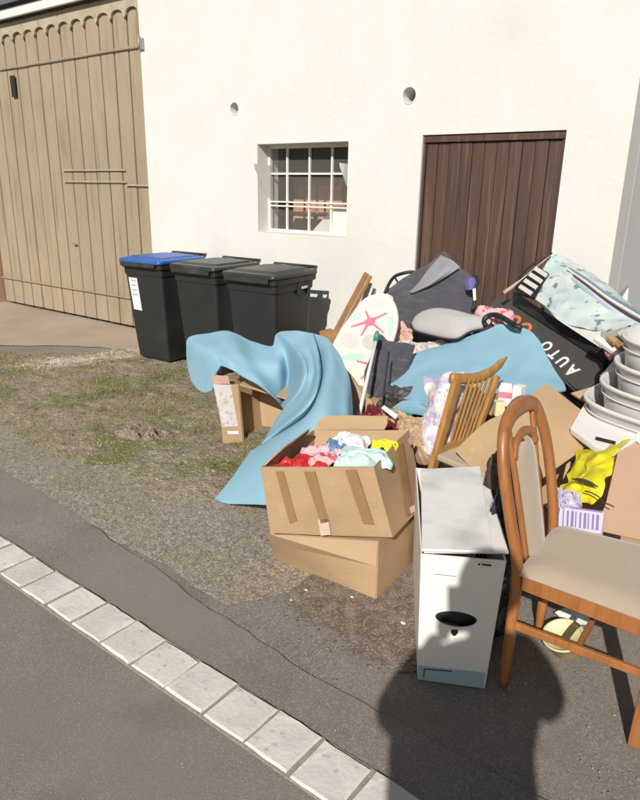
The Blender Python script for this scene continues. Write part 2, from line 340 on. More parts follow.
# ------------------------------------------------------------------ ground
def sheet(name, pts, z, mat_, kind='structure', jag=0, sub=12, seed=0):
    out = []
    for i, p in enumerate(pts):
        q = pts[(i+1) % len(pts)]
        for k in range(sub if jag else 1):
            v = p.lerp(q, k/(sub if jag else 1))
            if jag: d = N.noise_vector(Vector((v.x*2.3+seed, v.y*2.3, seed)))*jag+N.noise_vector(Vector((v.x*9+seed, v.y*9, seed)))*jag*.4; v = v+Vector((d.x, d.y, 0))
            out.append(Vector((v.x, v.y, z)))
    bm = bmesh.new(); vv = [bm.verts.new(p) for p in out]
    for i in range(len(vv)): bm.edges.new((vv[i], vv[(i+1) % len(vv)]))
    bmesh.ops.triangle_fill(bm, edges=bm.edges, use_beauty=True)
    bm.verts.index_update()
    o = mk(name, [v.co.copy() for v in bm.verts], [tuple(v.index for v in f.verts) for f in bm.faces], mat_)
    for p in o.data.polygons:
        if p.normal.z < 0: p.flip()
    bm.free(); return tag(o, kind=kind)
V = Vector
sheet('ground', [V((-120, -120, 0)), V((120, -120, 0)), V((120, 120, 0)), V((-120, 120, 0))], -.004, M['asphalt'])
sheet('road', [V((-60, -60, 0)), V((60, -60, 0)), V((60, 1.0, 0)), V((8, 1.0, 0)), V((-2, 1.20, 0)), V((-22, 1.68, 0)), V((-60, 1.68, 0))], .0, M['road'])
strip = [gnd(*p) for p in ((215, 640), (150, 583), (70, 535), (0, 503))]
sheet('pavement', [V((-22, 1.76, 0)), V((-2, 1.28, 0)), V((4, 1.14, 0)), V((8, 1.06, 0)), V((8, 1.52, 0)), V((-.2, 1.50, 0)), V((-.95, 1.50, 0)), V((-1.5, 1.53, 0)), V((-2.1, 1.62, 0)), V((-3.1, 1.74, 0)), V((-5, 1.86, 0)), V((-22, 2.5, 0))], .0022, M['asphalt_smooth'], jag=.03, sub=60)
sheet('driveway', [V((-30, 2.6, 0)), V((-8.5, 3.05, 0)), V((-6.9, 3.3, 0)), V((-5.9, 3.95, 0)), V((-5.3, 4.25, 0)), V((-5.2, 4.9, 0)), V((-30, 4.9, 0))], .004, M['concrete'], jag=.10, sub=24)
# the worn verge: a bumpy patch of soil, moss and grit
def inpoly(x, y, P):
    c = False
    for i in range(len(P)):
        a, b = P[i], P[i-1]
        if (a.y > y) != (b.y > y) and x < (b.x-a.x)*(y-a.y)/(b.y-a.y)+a.x: c = not c
    return c
VERGE = [V((-9.5, 2.1, 0)), V((-7.3, 3.0, 0)), V((-6.2, 3.55, 0)), V((-5.6, 4.1, 0)), V((-5.2, 4.5, 0)), V((-3, 4.6, 0)), V((-1.6, 4.5, 0)), V((-1.6, 3.0, 0)), V((-1.95, 2.5, 0)), V((-2.05, 2.15, 0)), V((-2.4, 1.93, 0)), V((-2.9, 1.86, 0)), V((-3.9, 1.88, 0)), V((-6, 1.93, 0)), V((-9.5, 2.0, 0))]
def edge_d(x, y, P):
    d = 9
    p = V((x, y, 0))
    for i in range(len(P)):
        a, b = P[i-1], P[i]; ab = b-a; t_ = max(0, min(1, (p-a).dot(ab)/ab.dot(ab))); d = min(d, (p-(a+ab*t_)).length)
    return d
def vh(x, y):
    if not inpoly(x, y, VERGE): return -.03
    d = edge_d(x, y, VERGE); k = min(1, d/.40)
    h = .012+.018*N.noise(V((x*1.7, y*1.7, 3)))+.016*N.noise(V((x*6, y*6, 1)))+.009*N.noise(V((x*19, y*19, 8)))+.005*N.noise(V((x*45, y*45, 8)))
    return -.02*(1-k)+(h+.006)*k+.012*(1-k)*N.noise(V((x*8, y*8, 3)))
vs, fs, idx = [], [], {}
NX, NY = 380, 180
for j in range(NY):
    for i in range(NX):
        x = -9.6+8.2*i/(NX-1); y = 1.8+2.9*j/(NY-1); idx[i, j] = len(vs); vs.append(V((x, y, vh(x, y))))
for j in range(NY-1):
    for i in range(NX-1):
        q = (idx[i, j], idx[i+1, j], idx[i+1, j+1], idx[i, j+1])
        if max(vs[k].z for k in q) > -.012: fs.append(q)
tag(mk('verge', vs, fs, M['soil'], smooth=True), kind='structure')
# grit between verge and pavement
sheet('gravel_path', [V((-9, 1.82, 0)), V((-3.2, 1.72, 0)), V((-2.2, 1.66, 0)), V((-1.62, 1.62, 0)), V((-1.45, 1.9, 0)), V((-1.6, 2.3, 0)), V((-2.0, 2.6, 0)), V((-3, 2.4, 0)), V((-9, 2.3, 0))], .001, M['grit'], jag=.05, sub=24)
def scatter(name, n, pick, size, mat_, flat=.6, seed=1):
    rnd = random.Random(seed); vs, fs = [], []
    for _ in range(n):
        p = pick(rnd)
        if p is None: continue
        s = size(rnd); b0 = len(vs); a = rnd.random()*6.3
        for dx, dy, dz in ((1, 0, 0), (0, 1, 0), (-1, 0, 0), (0, -1, 0), (.2, .1, 1)):
            X, Y_ = dx*rnd.uniform(.6, 1.2), dy*rnd.uniform(.6, 1.2)
            vs.append(p+V(((X*math.cos(a)-Y_*math.sin(a))*s, (X*math.sin(a)+Y_*math.cos(a))*s, dz*s*flat*rnd.uniform(.7, 1.3)-.001)))
        fs += [(b0, b0+1, b0+4), (b0+1, b0+2, b0+4), (b0+2, b0+3, b0+4), (b0+3, b0, b0+4)]
    return tag(mk(name, vs, fs, mat_), kind='stuff')
def pick_g(rnd):
    x = rnd.uniform(-5, .4); y = rnd.uniform(1.4, 3.2)
    if x > -1.1 and y > 2.4: return None
    if y < 1.62 and rnd.random() < .8: return None
    h = vh(x, y)
    return V((x, y, max(h, .003)))
gs = scatter('gravel', 9000, pick_g, lambda r_: .0012+.0038*r_.random()**4, M['gravel'], seed=3)
tag(gs, 'fine pale grit scattered over the worn asphalt and verge', 'gravel', kind='stuff')
def pick_r(rnd):
    x = rnd.uniform(-3.4, .6); y = rnd.uniform(.55, 1.75); k = 1.24-.024*(x+2)
    if abs(y-k) < .1: return V((x, y, .012)) if rnd.random() < .10 else None
    if N.noise(V((x*1.5, y*1.5, 2))) < -.25: return None
    return V((x, y, .001 if y < k else .005))
tag(scatter('stone_chippings', 6500, pick_r, lambda r_: .0009+.0026*r_.random()**3, M['gravel'], seed=13), 'tiny pale chippings on the road and the pavement along the kerb', 'chippings', kind='stuff')
def pick_s(rnd):
    t_ = rnd.random(); a, b = gnd(38, 366), gnd(150, 352); x = a.x+(b.x-a.x)*t_+rnd.gauss(0, .1); y = a.y+(b.y-a.y)*t_+rnd.gauss(0, .13)
    return V((x, y, max(vh(x, y), .004)))
tag(scatter('pale_gravel', 9000, pick_s, lambda r_: .003+.009*r_.random()**2, M['palegravel'], seed=8), 'pale sandy grit streak along the driveway edge', 'gravel', kind='stuff')
def pick_l(rnd):
    x = rnd.gauss(-1.08, .15); y = rnd.gauss(1.93, .11)
    return V((x, y, .002))
sheet('soil_patch', [V((-1.5, 1.86, 0)), V((-1.2, 1.74, 0)), V((-.9, 1.72, 0)), V((-.78, 1.9, 0)), V((-.8, 2.2, 0)), V((-1.0, 2.5, 0)), V((-1.5, 2.2, 0))], .003, M['patch'], jag=.11, sub=20, seed=5)
tag(scatter('dead_leaves', 2600, pick_l, lambda r_: .0015+.004*r_.random()**2, M['litter'], flat=.5, seed=5), 'reddish brown leaf crumbs beside the lower carton', 'leaf litter', kind='stuff')
# grass blades
rnd = random.Random(11); vs, fs = [], []
cnt = 0
while cnt < 90000:
    x = rnd.uniform(-8.2, -2.0); y = rnd.uniform(1.87, 4.55)
    if not inpoly(x, y, VERGE): continue
    dens = .28+1.3*N.noise(V((x*1.1, y*1.1, 5)))+.8*N.noise(V((x*3.5, y*3.5, 5)))+(y-3.0)*.35
    cnt += 1
    if rnd.random() > dens: continue
    z = vh(x, y)-.004; a = rnd.random()*6.3; hh = rnd.uniform(.005, .018)*(1.9 if dens > .95 else 1); wd = rnd.uniform(.0012, .003); le = rnd.uniform(.4, 1.6)*hh
    b0 = len(vs); ca, sa = math.cos(a), math.sin(a)
    vs += [V((x-sa*wd, y+ca*wd, z)), V((x+sa*wd, y-ca*wd, z)), V((x+ca*le, y+sa*le, z+hh))]
    fs.append((b0, b0+1, b0+2))
for _ in range(1500):
    x = rnd.uniform(-7.5, -2.1); y = rnd.uniform(1.95, 4.4)
    if not inpoly(x, y, VERGE) or N.noise(V((x*1.3, y*1.3, 5)))+.25*N.noise(V((x*4, y*4, 5))) < .02: continue
    z = vh(x, y)-.004; sc = rnd.uniform(.5, 1.25)
    for _k in range(rnd.randint(9, 20)):
        a = rnd.random()*6.3; r0 = rnd.uniform(0, .022); hh = rnd.uniform(.014, .038)*sc; le = rnd.uniform(.2, 1.3)*hh; wd = rnd.uniform(.0012, .0026); ca, sa = math.cos(a), math.sin(a)
        px_, py_ = x+ca*r0, y+sa*r0; b0 = len(vs)
        vs += [V((px_-sa*wd, py_+ca*wd, z)), V((px_+sa*wd, py_-ca*wd, z)), V((px_+ca*le, py_+sa*le, z+hh))]; fs.append((b0, b0+1, b0+2))
for _ in range(9000):
    x = rnd.uniform(-6, -1.7); y = rnd.gauss(1.95, .14)
    if y < 1.6 or N.noise(V((x*2.2, y*2.2, 9))) < .0: continue
    z = max(vh(x, y), .001)-.001; a = rnd.random()*6.3; hh = rnd.uniform(.004, .012); ca, sa = math.cos(a), math.sin(a); b0 = len(vs); wd = .0016
    vs += [V((x-sa*wd, y+ca*wd, z)), V((x+sa*wd, y-ca*wd, z)), V((x+ca*hh, y+sa*hh, z+hh))]; fs.append((b0, b0+1, b0+2))
tag(mk('grass', vs, fs, M['grass']), 'short dry moss and grass on the worn verge beside the bins', 'grass', kind='stuff')

CL = gnd(143, 437)
cl = crumple('soil_clod', CL+V((0, 0, .005)), .17, .10, M['patch'], rot=.2, h=.055, amp=.035, fr=12, seed=44)
tag(cl, 'low clod of dug up brown soil in the middle of the worn grass', 'soil clod')
# kerb of pale granite setts
kb = thing('kerb', (-2, 1.25, 0), kind='structure')
box('joint_bed', (-9.5, 1.249, -.02), (25, .178, .052), M['sand'], kb)
rnd = random.Random(4); vari = []
def sett(rnd):
    vs, fs = [], []; n = 4
    L, W_ = .0848+rnd.uniform(-.004, .004), .083+rnd.uniform(-.003, .003)
    ring = []
    for k in range(16):
        a = 2*PI*k/16; cx = max(-1, min(1, 1.42*math.cos(a))); cy = max(-1, min(1, 1.42*math.sin(a)))
        ring.append((cx*L*rnd.uniform(.955, 1.0), cy*W_*rnd.uniform(.96, 1.0)))
    for z, s in ((0, 1), (.028, 1), (.034, .94)):
        for x, y in ring: vs.append(V((x*s, y*s, z+(rnd.uniform(-.0015, .0015) if s < 1 else 0))))
    for z in range(2):
        for k in range(16): fs.append((z*16+k, z*16+(k+1) % 16, (z+1)*16+(k+1) % 16, (z+1)*16+k))
    fs.append(tuple(32+k for k in range(16))); return vs, fs
for k in range(14):
    vs, fs = sett(rnd); vari.append(mk('stone', vs, fs, M['stone'], kb, smooth=False))
used = 0
for i in range(66):
    x = -2.45-.1823*30+.1823*i+.0
    src = vari[i % 14]
    o = src if used < 14 else src.copy()
    if used >= 14: COL.objects.link(o); o.parent = kb
    used += 1
    o.location = V((x+rnd.uniform(-.003, .003), 1.249+rnd.uniform(-.003, .003), -.022+rnd.uniform(0, .003)))-V((-2, 1.25, 0))
    o.rotation_euler = (rnd.uniform(-.012, .012), rnd.uniform(-.012, .012), rnd.uniform(-.02, .02)+(PI if i % 4 == 1 else 0))

kb.location.y = 1.240; kb.rotation_euler.z = -.024
# ------------------------------------------------------------------ building
YW = 4.85
bd = thing('house', (-3.4, YW, 0), 'cream rendered outbuilding wall with a barred window and brown plank door', 'building')
def wall_holes(name, x0, x1, z0, z1, holes, y, depth, mat_, parent):
    bm = bmesh.new(); loops = [[(x0, z0), (x1, z0), (x1, z1), (x0, z1)]]+holes; lv = []
    for lp in loops:
        v_ = [bm.verts.new((x, y, z)) for x, z in lp]; lv.append(v_)
        for i in range(len(v_)): bm.edges.new((v_[i], v_[(i+1) % len(v_)]))
    bmesh.ops.triangle_fill(bm, edges=bm.edges, use_beauty=True)
    for v_ in lv:
        b_ = [bm.verts.new((v.co.x, y+depth, v.co.z)) for v in v_]
        for i in range(len(v_)): bm.faces.new((v_[i], v_[(i+1) % len(v_)], b_[(i+1) % len(v_)], b_[i]))
    bm.verts.index_update()
    o = mk(name, [v.co.copy() for v in bm.verts], [tuple(v.index for v in f.verts) for f in bm.faces], mat_, parent); bm.free(); return o
WX0, WX1, WZ0, WZ1 = -4.28, -3.265, 1.222, 2.009
DX0, DX1, DZ = -2.573, -1.475, 2.035
circ = lambda cx, cz, r_: [(cx+r_*math.cos(2*PI*k/20), cz+r_*math.sin(2*PI*k/20)) for k in range(20)]
wall_holes('wall', -5.842, -1.06, -.3, 4.6, [[(WX0, WZ0), (WX1, WZ0), (WX1, WZ1), (WX0, WZ1)], [(DX0, -.02), (DX1, -.02), (DX1, DZ), (DX0, DZ)], circ(-4.558, 2.327, .05), circ(-2.71, 2.327, .056)], YW, .30, M['plaster'], bd)
box('side_wall', (-1.209, 7.0, 2.15), (.30, 3.69, 4.9), M['sideplaster'], bd)
box('rear_wall', (-3.45, 8.9, 2.15), (4.2, .1, 4.9), M['plaster'], bd)
box('inner_wall', (-5.74, 7.0, 2.15), (.2, 3.69, 4.9), M['plaster'], bd)
box('dark_backdrop', (-3.45, 6.3, 1.3), (4.3, .06, 3.2), M['room'], bd)  # wall added and coloured dark so the room behind the window stays dim
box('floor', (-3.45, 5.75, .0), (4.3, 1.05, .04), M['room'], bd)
box('dark_lining', (-5.6, 5.75, 1.3), (.04, 1.05, 3.2), M['room'], bd)  # dark sheet added over the pale inner wall, dimming the room
box('ceiling', (-3.45, 7.0, 2.95), (4.3, 3.69, .1), M['slate'], bd)
box('roof', (-3.45, 6.9, 4.66), (5.1, 4.6, .12), M['slate'], bd)
for hx, hr in ((-4.558, .05), (-2.71, .056)):
    vs = []; n_ = 20
    for yy, rr in ((YW+.299, hr), (YW-.004, hr+.001), (YW-.004, hr+.009), (YW+.01, hr+.009)):
        for k in range(n_): a = 2*PI*k/n_; vs.append(V((hx+rr*math.cos(a), yy, 2.327+rr*math.sin(a))))
    fs = [(r_*n_+k, r_*n_+(k+1) % n_, (r_+1)*n_+(k+1) % n_, (r_+1)*n_+k) for r_ in range(3) for k in range(n_)]
    mk('vent_pipe', [v+V((0, .0, 0)) for v in vs[n_:]], [tuple(i-n_ for i in f) for f in fs[n_:]], M['plaster'], bd)
    vs = [V((hx+(hr+.02)*math.cos(2*PI*k/n_), YW+.302, 2.327+(hr+.02)*math.sin(2*PI*k/n_))) for k in range(n_)]
    mk('vent_back', vs, [tuple(range(n_))], M['dark'], bd)
# window
YF = 5.01
wn = mk('window', *(lambda v, f: (v, f))(*[[V((WX0+.001, YF, WZ0+.001)), V((WX1-.001, YF, WZ0+.001)), V((WX1-.001, YF, WZ0+.03)), V((WX0+.001, YF, WZ0+.03)), V((WX0+.001, YF+.03, WZ0+.001)), V((WX1-.001, YF+.03, WZ0+.001)), V((WX1-.001, YF+.03, WZ0+.03)), V((WX0+.001, YF+.03, WZ0+.03))], BF]), M['winframe'], bd)
zs = [WZ0+.015, 1.487, 1.757, WZ1-.018]; xs = [WX0+.012, -4.058, -3.797, -3.546, WX1-.012]
box('frame', (WX0+.012, YF+.01, (WZ0+WZ1)/2+.014), (.022, .034, WZ1-WZ0-.03), M['winframe'], wn)
box('frame', (WX1-.012, YF+.01, (WZ0+WZ1)/2+.014), (.022, .034, WZ1-WZ0-.03), M['winframe'], wn)
box('frame', ((WX0+WX1)/2, YF+.012, WZ1-.016), (WX1-WX0-.05, .03, .03), M['winframe'], wn)
for x in xs[1:4]: box('glazing_bar', (x, YF+.012, (WZ0+WZ1)/2), (.018, .026, WZ1-WZ0-.06), M['winframe'], wn, bevel=.003)
box('glazing_bar', ((WX0+WX1)/2, YF+.013, 1.757), (WX1-WX0-.05, .018, .017), M['winframe'], wn)
box('transom', ((WX0+WX1)/2, YF+.004, 1.503), (WX1-WX0-.05, .038, .015), M['winframe'], wn, bevel=.003)
box('transom', ((WX0+WX1)/2, YF+.006, 1.466), (WX1-WX0-.05, .034, .014), M['winframe'], wn, bevel=.003)
for r_ in range(3):
    for c in range(4):
        lo_ = r_ == 0 and c == 3
        pn = box('pane', ((xs[c]+xs[c+1])/2, YF+.030, (zs[r_]+zs[r_+1])/2), (xs[c+1]-xs[c]-.014, .003, zs[r_+1]-zs[r_]-.014), M['offwhite'] if lo_ else M['glass'], wn, rot=Matrix.Rotation(R(random.uniform(-.6, .6)), 3, 'X'))
# sheet metal wings of the hopper light, standing out from the frame
for xq, sg in ((WX0+.03, 1), (WX1-.03, -1)):
    P3 = [V((xq, YF-.004, 1.50)), V((xq, YF-.004, 1.83)), V((xq, YF-.245, 1.835)), V((xq, YF-.235, 1.80))]
    slab('side_cheek', P3, .004, M['winframe'], wn, n=V((sg, 0, 0)))
# things in the room behind
wd = thing('cabinet', (-3.9, 5.6, .2), 'reddish brown wooden cabinet standing behind the window bars', 'cabinet')
box('carcass', (-4.1, 5.75, .98), (.66, .35, 1.5), M['cabinet'], wd, bevel=.004)
for x in (-4.265, -3.945): box('door_panel', (x, 5.563, 1.02), (.29, .02, 1.3), M['cabinet2'], wd, bevel=.006)
tag(slab('pale_backing', [V((-3.86, 5.15, .95)), V((-3.3, 5.15, .95)), V((-3.3, 5.15, 1.47)), V((-3.60, 5.15, 1.47)), V((-3.86, 5.15, 1.24))], .02, M['offwhite']), 'pale board added behind the lower right panes to whiten them', 'board')  # added to make the lower right panes look white
sh = thing('shelf', (-4.2, 5.3, .9), 'small dark table frame just inside behind the lower left panes', 'table')
bar('table_top', V((-4.35, 5.35, 1.38)), V((-3.9, 5.35, 1.38)), .02, .25, M['black'], sh)
for x in (-4.33, -3.93): bar('leg', V((x, 5.3, .2)), V((x, 5.3, 1.368)), .03, .03, M['black'], sh)
# plank door
dr = box('door', ((DX0+DX1)/2, YW+.040, DZ-.028), (DX1-DX0-.004, .05, .052), M['doorwood'], bd, bevel=.003)
nP = 11; wp = (DX1-DX0-.05)/nP
for k in range(nP):
    x = DX0+.025+wp*(k+.5)
    box('plank', (x, YW+.048+random.uniform(-.003, .003), (DZ-.056)/2), (wp-.005, .022, DZ-.060), M['doorwood'], dr, bevel=.003)
box('jamb', (DX0+.012, YW+.045, (DZ-.056)/2), (.020, .046, DZ-.060), M['doorwood'], dr)
box('jamb', (DX1-.012, YW+.045, (DZ-.056)/2), (.020, .046, DZ-.060), M['doorwood'], dr)
box('backing', ((DX0+DX1)/2, YW+.095, DZ/2), (DX1-DX0-.01, .02, DZ-.01), M['dark'], dr)

# ------------------------------------------------------------------ garage
gg = thing('garage', (-7.5, YW, 0), 'garage front beside the cream wall, closed by tall beige board doors', 'garage')
fa = thing
box('fascia', (-10.4, YW-.03, 3.525), (9.1, .10, .095), M['whitewood'], gg, bevel=.004)
box('drip_strip', (-10.4, YW-.012, 3.470), (9.1, .06, .012), M['dark'], gg)
hexa('roof', [V((-15, YW-.14, 3.60)), V((-5.86, YW-.14, 3.60)), V((-5.86, 8, 4.5)), V((-15, 8, 4.5)), V((-15, YW-.14, 3.68)), V((-5.86, YW-.14, 3.68)), V((-5.86, 8, 4.58)), V((-15, 8, 4.58))], M['slate'], gg)
box('rear_wall', (-10.4, 5.2, 1.6), (9.05, .1, 3.6), M['plaster'], gg)
box('pier', (-9.42, YW+.05, 1.70), (.42, .26, 3.5), M['cardpink'], gg, bevel=.01)
box('wall', (-12.4, YW+.08, 1.70), (5.5, .24, 3.5), M['plaster'], gg)
gd = box('garage_door', (-7.5, YW+.075, 1.72), (3.28, .02, 3.36), M['dark'], gg)
nb = 14; gx0, gx1 = -9.145, -5.848; bw = (gx1-gx0)/nb
for k in range(nb):
    cx = gx0+bw*(k+.5); hw = bw/2-.0105; vs = []
    pro = [(-hw, .03)]+[(hw, .03)]+[(hw*math.cos(a), 3.325+.04*math.sin(a)) for a in [PI*q/8 for q in range(9)]]
    yy = YW+.045+random.uniform(-.003, .003)
    slab('board', [V((cx+x, yy, z)) for x, z in pro], .022, M['garage'], gd, bevel=.003, n=V((0, -1, 0)))
    if k < nb-1: box('groove_strip', (cx+bw/2, YW+.064, 1.65), (.020, .004, 3.2), M['groove'], gd)
# scalloped head moulding
pro = [(gx1, 3.462), (gx0, 3.462)]
for k in range(nb):
    cx = gx0+bw*(k+.5)
    pro.append((cx-bw/2, 3.262))
    for q in range(9):
        a = PI-PI*q/8; pro.append((cx+bw*.40*math.cos(a), 3.285+.062*math.sin(a)**.8))
pro.append((gx1, 3.262))
slab('moulding', [V((x, YW+.012, z)) for x, z in pro], .026, M['mould'], gd, n=V((0, -1, 0)))
box('strap', (-7.2, YW+.017, 2.984), (2.72, .008, .016), M['garage'], gd)
box('strap', (-8.83, YW+.017, 2.984), (.52, .008, .016), M['garage'], gd)
box('strap', (-7.69, YW+.017, .366), (2.90, .008, .016), M['garage'], gd)
box('strap', (-6.83, YW+.017, 1.792), (1.18, .008, .012), M['mould'], gd)
box('strap', (-6.83, YW+.017, 1.665), (1.18, .008, .012), M['mould'], gd)
box('strap', (-6.04, YW+.017, 1.632), (.40, .008, .014), M['mould'], gd)
box('letter_slot', (-8.285, YW+.017, 2.77), (.10, .010, .24), M['dark'], gd)
box('latch', (-7.31, YW+.012, .93), (.07, .02, .022), M['iron'], gd, bevel=.004)
hg = box('hinge', (-5.80, YW-.012, 2.985), (.05, .022, .11), M['iron'], gd, bevel=.006)
tube('hinge_pin', [V((-5.836, YW-.02, 2.93)), V((-5.836, YW-.02, 3.07))], .012, M['iron'], hg)

# ------------------------------------------------------------------ wheelie bins
def make_bin(lidmat):
    r = thing('wheelie_bin', (0, 0, 0))
    def lerpring(z, w0, d0, y0, rr=.03):
        ring = []
        for sx, sy, a0 in ((1, -1, -90), (1, 1, 0), (-1, 1, 90), (-1, -1, 180)):
            cx, cy = sx*(w0/2-rr), y0+(d0/2 if sy > 0 else -d0/2)-sy*rr
            for q in range(4): a = R(a0+30*q); ring.append(V((cx+rr*math.cos(a), cy+rr*math.sin(a), z)))
        return ring
    prof = [(.03, .355, .37, .02), (.05, .37, .39, .01), (.40, .405, .44, 0), (.78, .435, .49, -.005), (.785, .452, .505, -.005), (.84, .458, .512, -.005), (.845, .478, .55, 0), (.885, .482, .555, 0)]
    vs = []; [vs.extend(lerpring(z, w_, d_, y_)) for z, w_, d_, y_ in prof]
    n_ = 16; fs = [(j*n_+k, j*n_+(k+1) % n_, (j+1)*n_+(k+1) % n_, (j+1)*n_+k) for j in range(len(prof)-1) for k in range(n_)]+[tuple(range(n_))[::-1], tuple(range((len(prof)-1)*n_, len(prof)*n_))]
    b_ = mk('body', vs, fs, M['binbody'], r, bevel=.004)
    # lid: shallow dome with a front lip
    lp = [(.888, .492, .575, -.006), (.902, .498, .58, -.006), (.918, .488, .57, -.004), (.926, .43, .50, 0), (.922, .40, .47, .0), (.938, .37, .42, .0)]
    vs = []; [vs.extend(lerpring(z, w_, d_, y_, .035)) for z, w_, d_, y_ in lp]
    fs = [(j*n_+k, j*n_+(k+1) % n_, (j+1)*n_+(k+1) % n_, (j+1)*n_+k) for j in range(len(lp)-1) for k in range(n_)]+[tuple(range(n_))[::-1], tuple(range((len(lp)-1)*n_, len(lp)*n_))]
    l_ = mk('lid', vs, fs, lidmat, r, bevel=.003)
    box('front_lip', (0, -.305, .876), (.40, .016, .034), M['binlid'], l_, bevel=.004)
    # rear handle bar, hinge lugs
    tube('handle', [V((-.20, .29, .905)), V((-.20, .325, .93)), V((.20, .325, .93)), V((.20, .29, .905))], .014, M['binlid'], r)
    for x in (-.12, .12): box('hinge', (x, .30, .905), (.05, .05, .045), M['binlid'], r, bevel=.006)
    for s in (-1, 1):
        box('side_rib', (s*.226, .17, .79), (.02, .03, .09), M['binbody'], r, bevel=.004)
        box('side_rib', (s*.226, .04, .79), (.02, .03, .09), M['binbody'], r, bevel=.004)
        wh = tube('wheel', [V((s*.215, .22, .10)), V((s*.25, .22, .10))], .10, M['rubber'], r, sides=24, smooth=False)
        tube('hub', [V((s*.248, .22, .10)), V((s*.256, .22, .10))], .05, M['binlid'], wh, sides=16, smooth=False)
    box('rear_fin', (0, .235, .45), (.30, .05, .60), M['binbody'], r, bevel=.01)
    return r
b1 = make_bin(M['bluelid'])
b2 = make_bin(M['binlid']); b3 = copy_tree(b2)
BINS = ((b1, (-4.87, 4.17, .004), 4), (b2, (-4.17, 4.16, .004), 3), (b3, (-3.475, 4.09, .004), 4))
tag(b1, 'dark wheelie bin with a blue lid and white sticker, nearest the garage', 'wheelie bin', 'wheelie bins against the wall')
tag(b2, 'black wheelie bin in the middle, between the blue lid and the third bin', 'wheelie bin', 'wheelie bins against the wall')
tag(b3, 'black lidded wheelie bin at the right end, its side rib and handle showing', 'wheelie bin', 'wheelie bins against the wall')
st = slab('sticker', [V((-.155, -.2300, .475)), V((-.055, -.2300, .470)), V((-.070, -.2535, .755)), V((-.172, -.2535, .755))], .001, M['paper'], b1, n=V((0, -1, .05)))
for k in range(4): box('print_line', (-.115, -.2528+.0032*k, .73-.04*k), (.055, .001, .006), M['greyfab'], st)
for o, l, a in BINS: o.location = l; o.rotation_euler = (0, 0, R(a)); o.scale = (1.08, 1.08, 1.07)
box('side_clip', (.236, .105, .80), (.006, .075, .018), M['letterwhite'], b3, bevel=.002)

# ------------------------------------------------------------------ big blue foam mat draped over the left carton
def rows(L): return [[at(*p) for p in r_] for r_ in L]
F1 = rows([
 [(188, 366, 3.00), (191, 380, 2.95), (198, 389, 2.92), (206, 392, 2.90), (213, 390, 2.88)],
 [(187, 350, 3.05), (194, 354, 2.97), (202, 361, 2.92), (208, 369, 2.89), (215, 377, 2.87)],
 [(187.5, 341, 3.09), (196, 345, 3.00), (205, 351, 2.93), (214, 359, 2.88), (219, 369, 2.86)],
 [(193, 337, 3.12), (203, 342, 3.03), (212, 349, 2.94), (219, 358, 2.88), (222, 366, 2.86)],
 [(208, 334, 3.16), (216, 341, 3.05), (224, 351, 2.94), (230, 361, 2.86), (233, 370, 2.83)],
 [(228, 331, 3.22), (233, 341, 3.07), (238, 353, 2.95), (242, 366, 2.88), (246, 378, 2.84)],
 [(252, 342, 3.22), (254, 351, 3.12), (256, 362, 3.00), (259, 375, 2.92), (265, 389, 2.86)],
 [(272, 347, 3.22), (275, 355, 3.12), (277, 366, 3.04), (279, 383, 3.04), (281, 403, 2.98)],
 [(276, 336, 3.27), (285, 349, 3.18), (289, 366, 3.16), (289, 385, 3.14), (282, 405, 3.04)],
 [(280, 333, 3.25), (294, 348, 3.06), (303, 367, 2.84), (299, 386, 2.80), (284, 410, 2.80)],
 [(285, 332, 3.24), (299, 349, 3.04), (308, 368, 2.84), (303, 389, 2.76), (276, 420, 2.74)],
 [(302, 331, 3.20), (309, 350, 3.02), (314, 374, 2.82), (304, 400, 2.66), (268, 434, 2.66)],
 [(312, 333, 3.16), (317, 352, 2.96), (319, 380, 2.70), (306, 408, 2.56), (263, 442, 2.60)],
 [(316, 334, 3.20), (320, 356, 3.05), (322, 386, 2.84), (309, 414, 2.66), (260, 446, 2.58)],
 [(331, 342, 3.10), (330, 366, 2.82), (319, 400, 2.55), (297, 426, 2.44), (251, 453, 2.50)],
 [(346, 370, 2.90), (341, 398, 2.66), (324, 430, 2.40), (292, 455, 2.32), (234, 477, 2.37)],
 [(351, 402, 2.75), (345, 428, 2.52), (324, 460, 2.32), (286, 485, 2.24), (217, 499, 2.27)],
 [(352, 432, 2.60), (347, 455, 2.42), (326, 486, 2.26), (290, 503, 2.20), (216, 504, 2.25)],
])
tag(surf('foam_mat', F1, M['foam'], nu=120, nv=44, th=.010, wr=.008, wf=4, zmin=.008), 'blue foam mat draped from the left carton down onto the grit', 'foam mat')

# carton with a stickered edge under the mat
A0 = gnd(223, 446); B0 = gnd(243, 444.5)
ct = thing('carton', A0, 'open carton with stickered upright edge under the draped blue mat', 'carton')
up = V((-.055, 0.02, .40)); dpt = V((.38, .40, 0))
hexa('side_panel', [A0, B0, B0+V((.0, .02, 0)), A0+V((0, .02, 0))]+[q+up for q in (A0, B0, B0+V((0, .02, 0)), A0+V((0, .02, 0)))], M['card'], ct, bevel=.003)
hexa('side_panel', [A0+V((.0, .02, 0)), A0+V((.012, .02, 0)), A0+V((-.02, .42, 0)), A0+V((-.032, .42, 0))]+[q+up for q in (A0+V((.0, .02, 0)), A0+V((.012, .02, 0)), A0+V((-.02, .42, 0)), A0+V((-.032, .42, 0)))], M['card2'], ct)
Cb = A0+V((-.03, .41, 0)); Cr = V((.62, .10, 0))
hexa('back_panel', [Cb, Cb+Cr, Cb+Cr+V((0, .02, 0)), Cb+V((0, .02, 0))]+[q+up for q in (Cb, Cb+Cr, Cb+Cr+V((0, .02, 0)), Cb+V((0, .02, 0)))], M['card2'], ct)
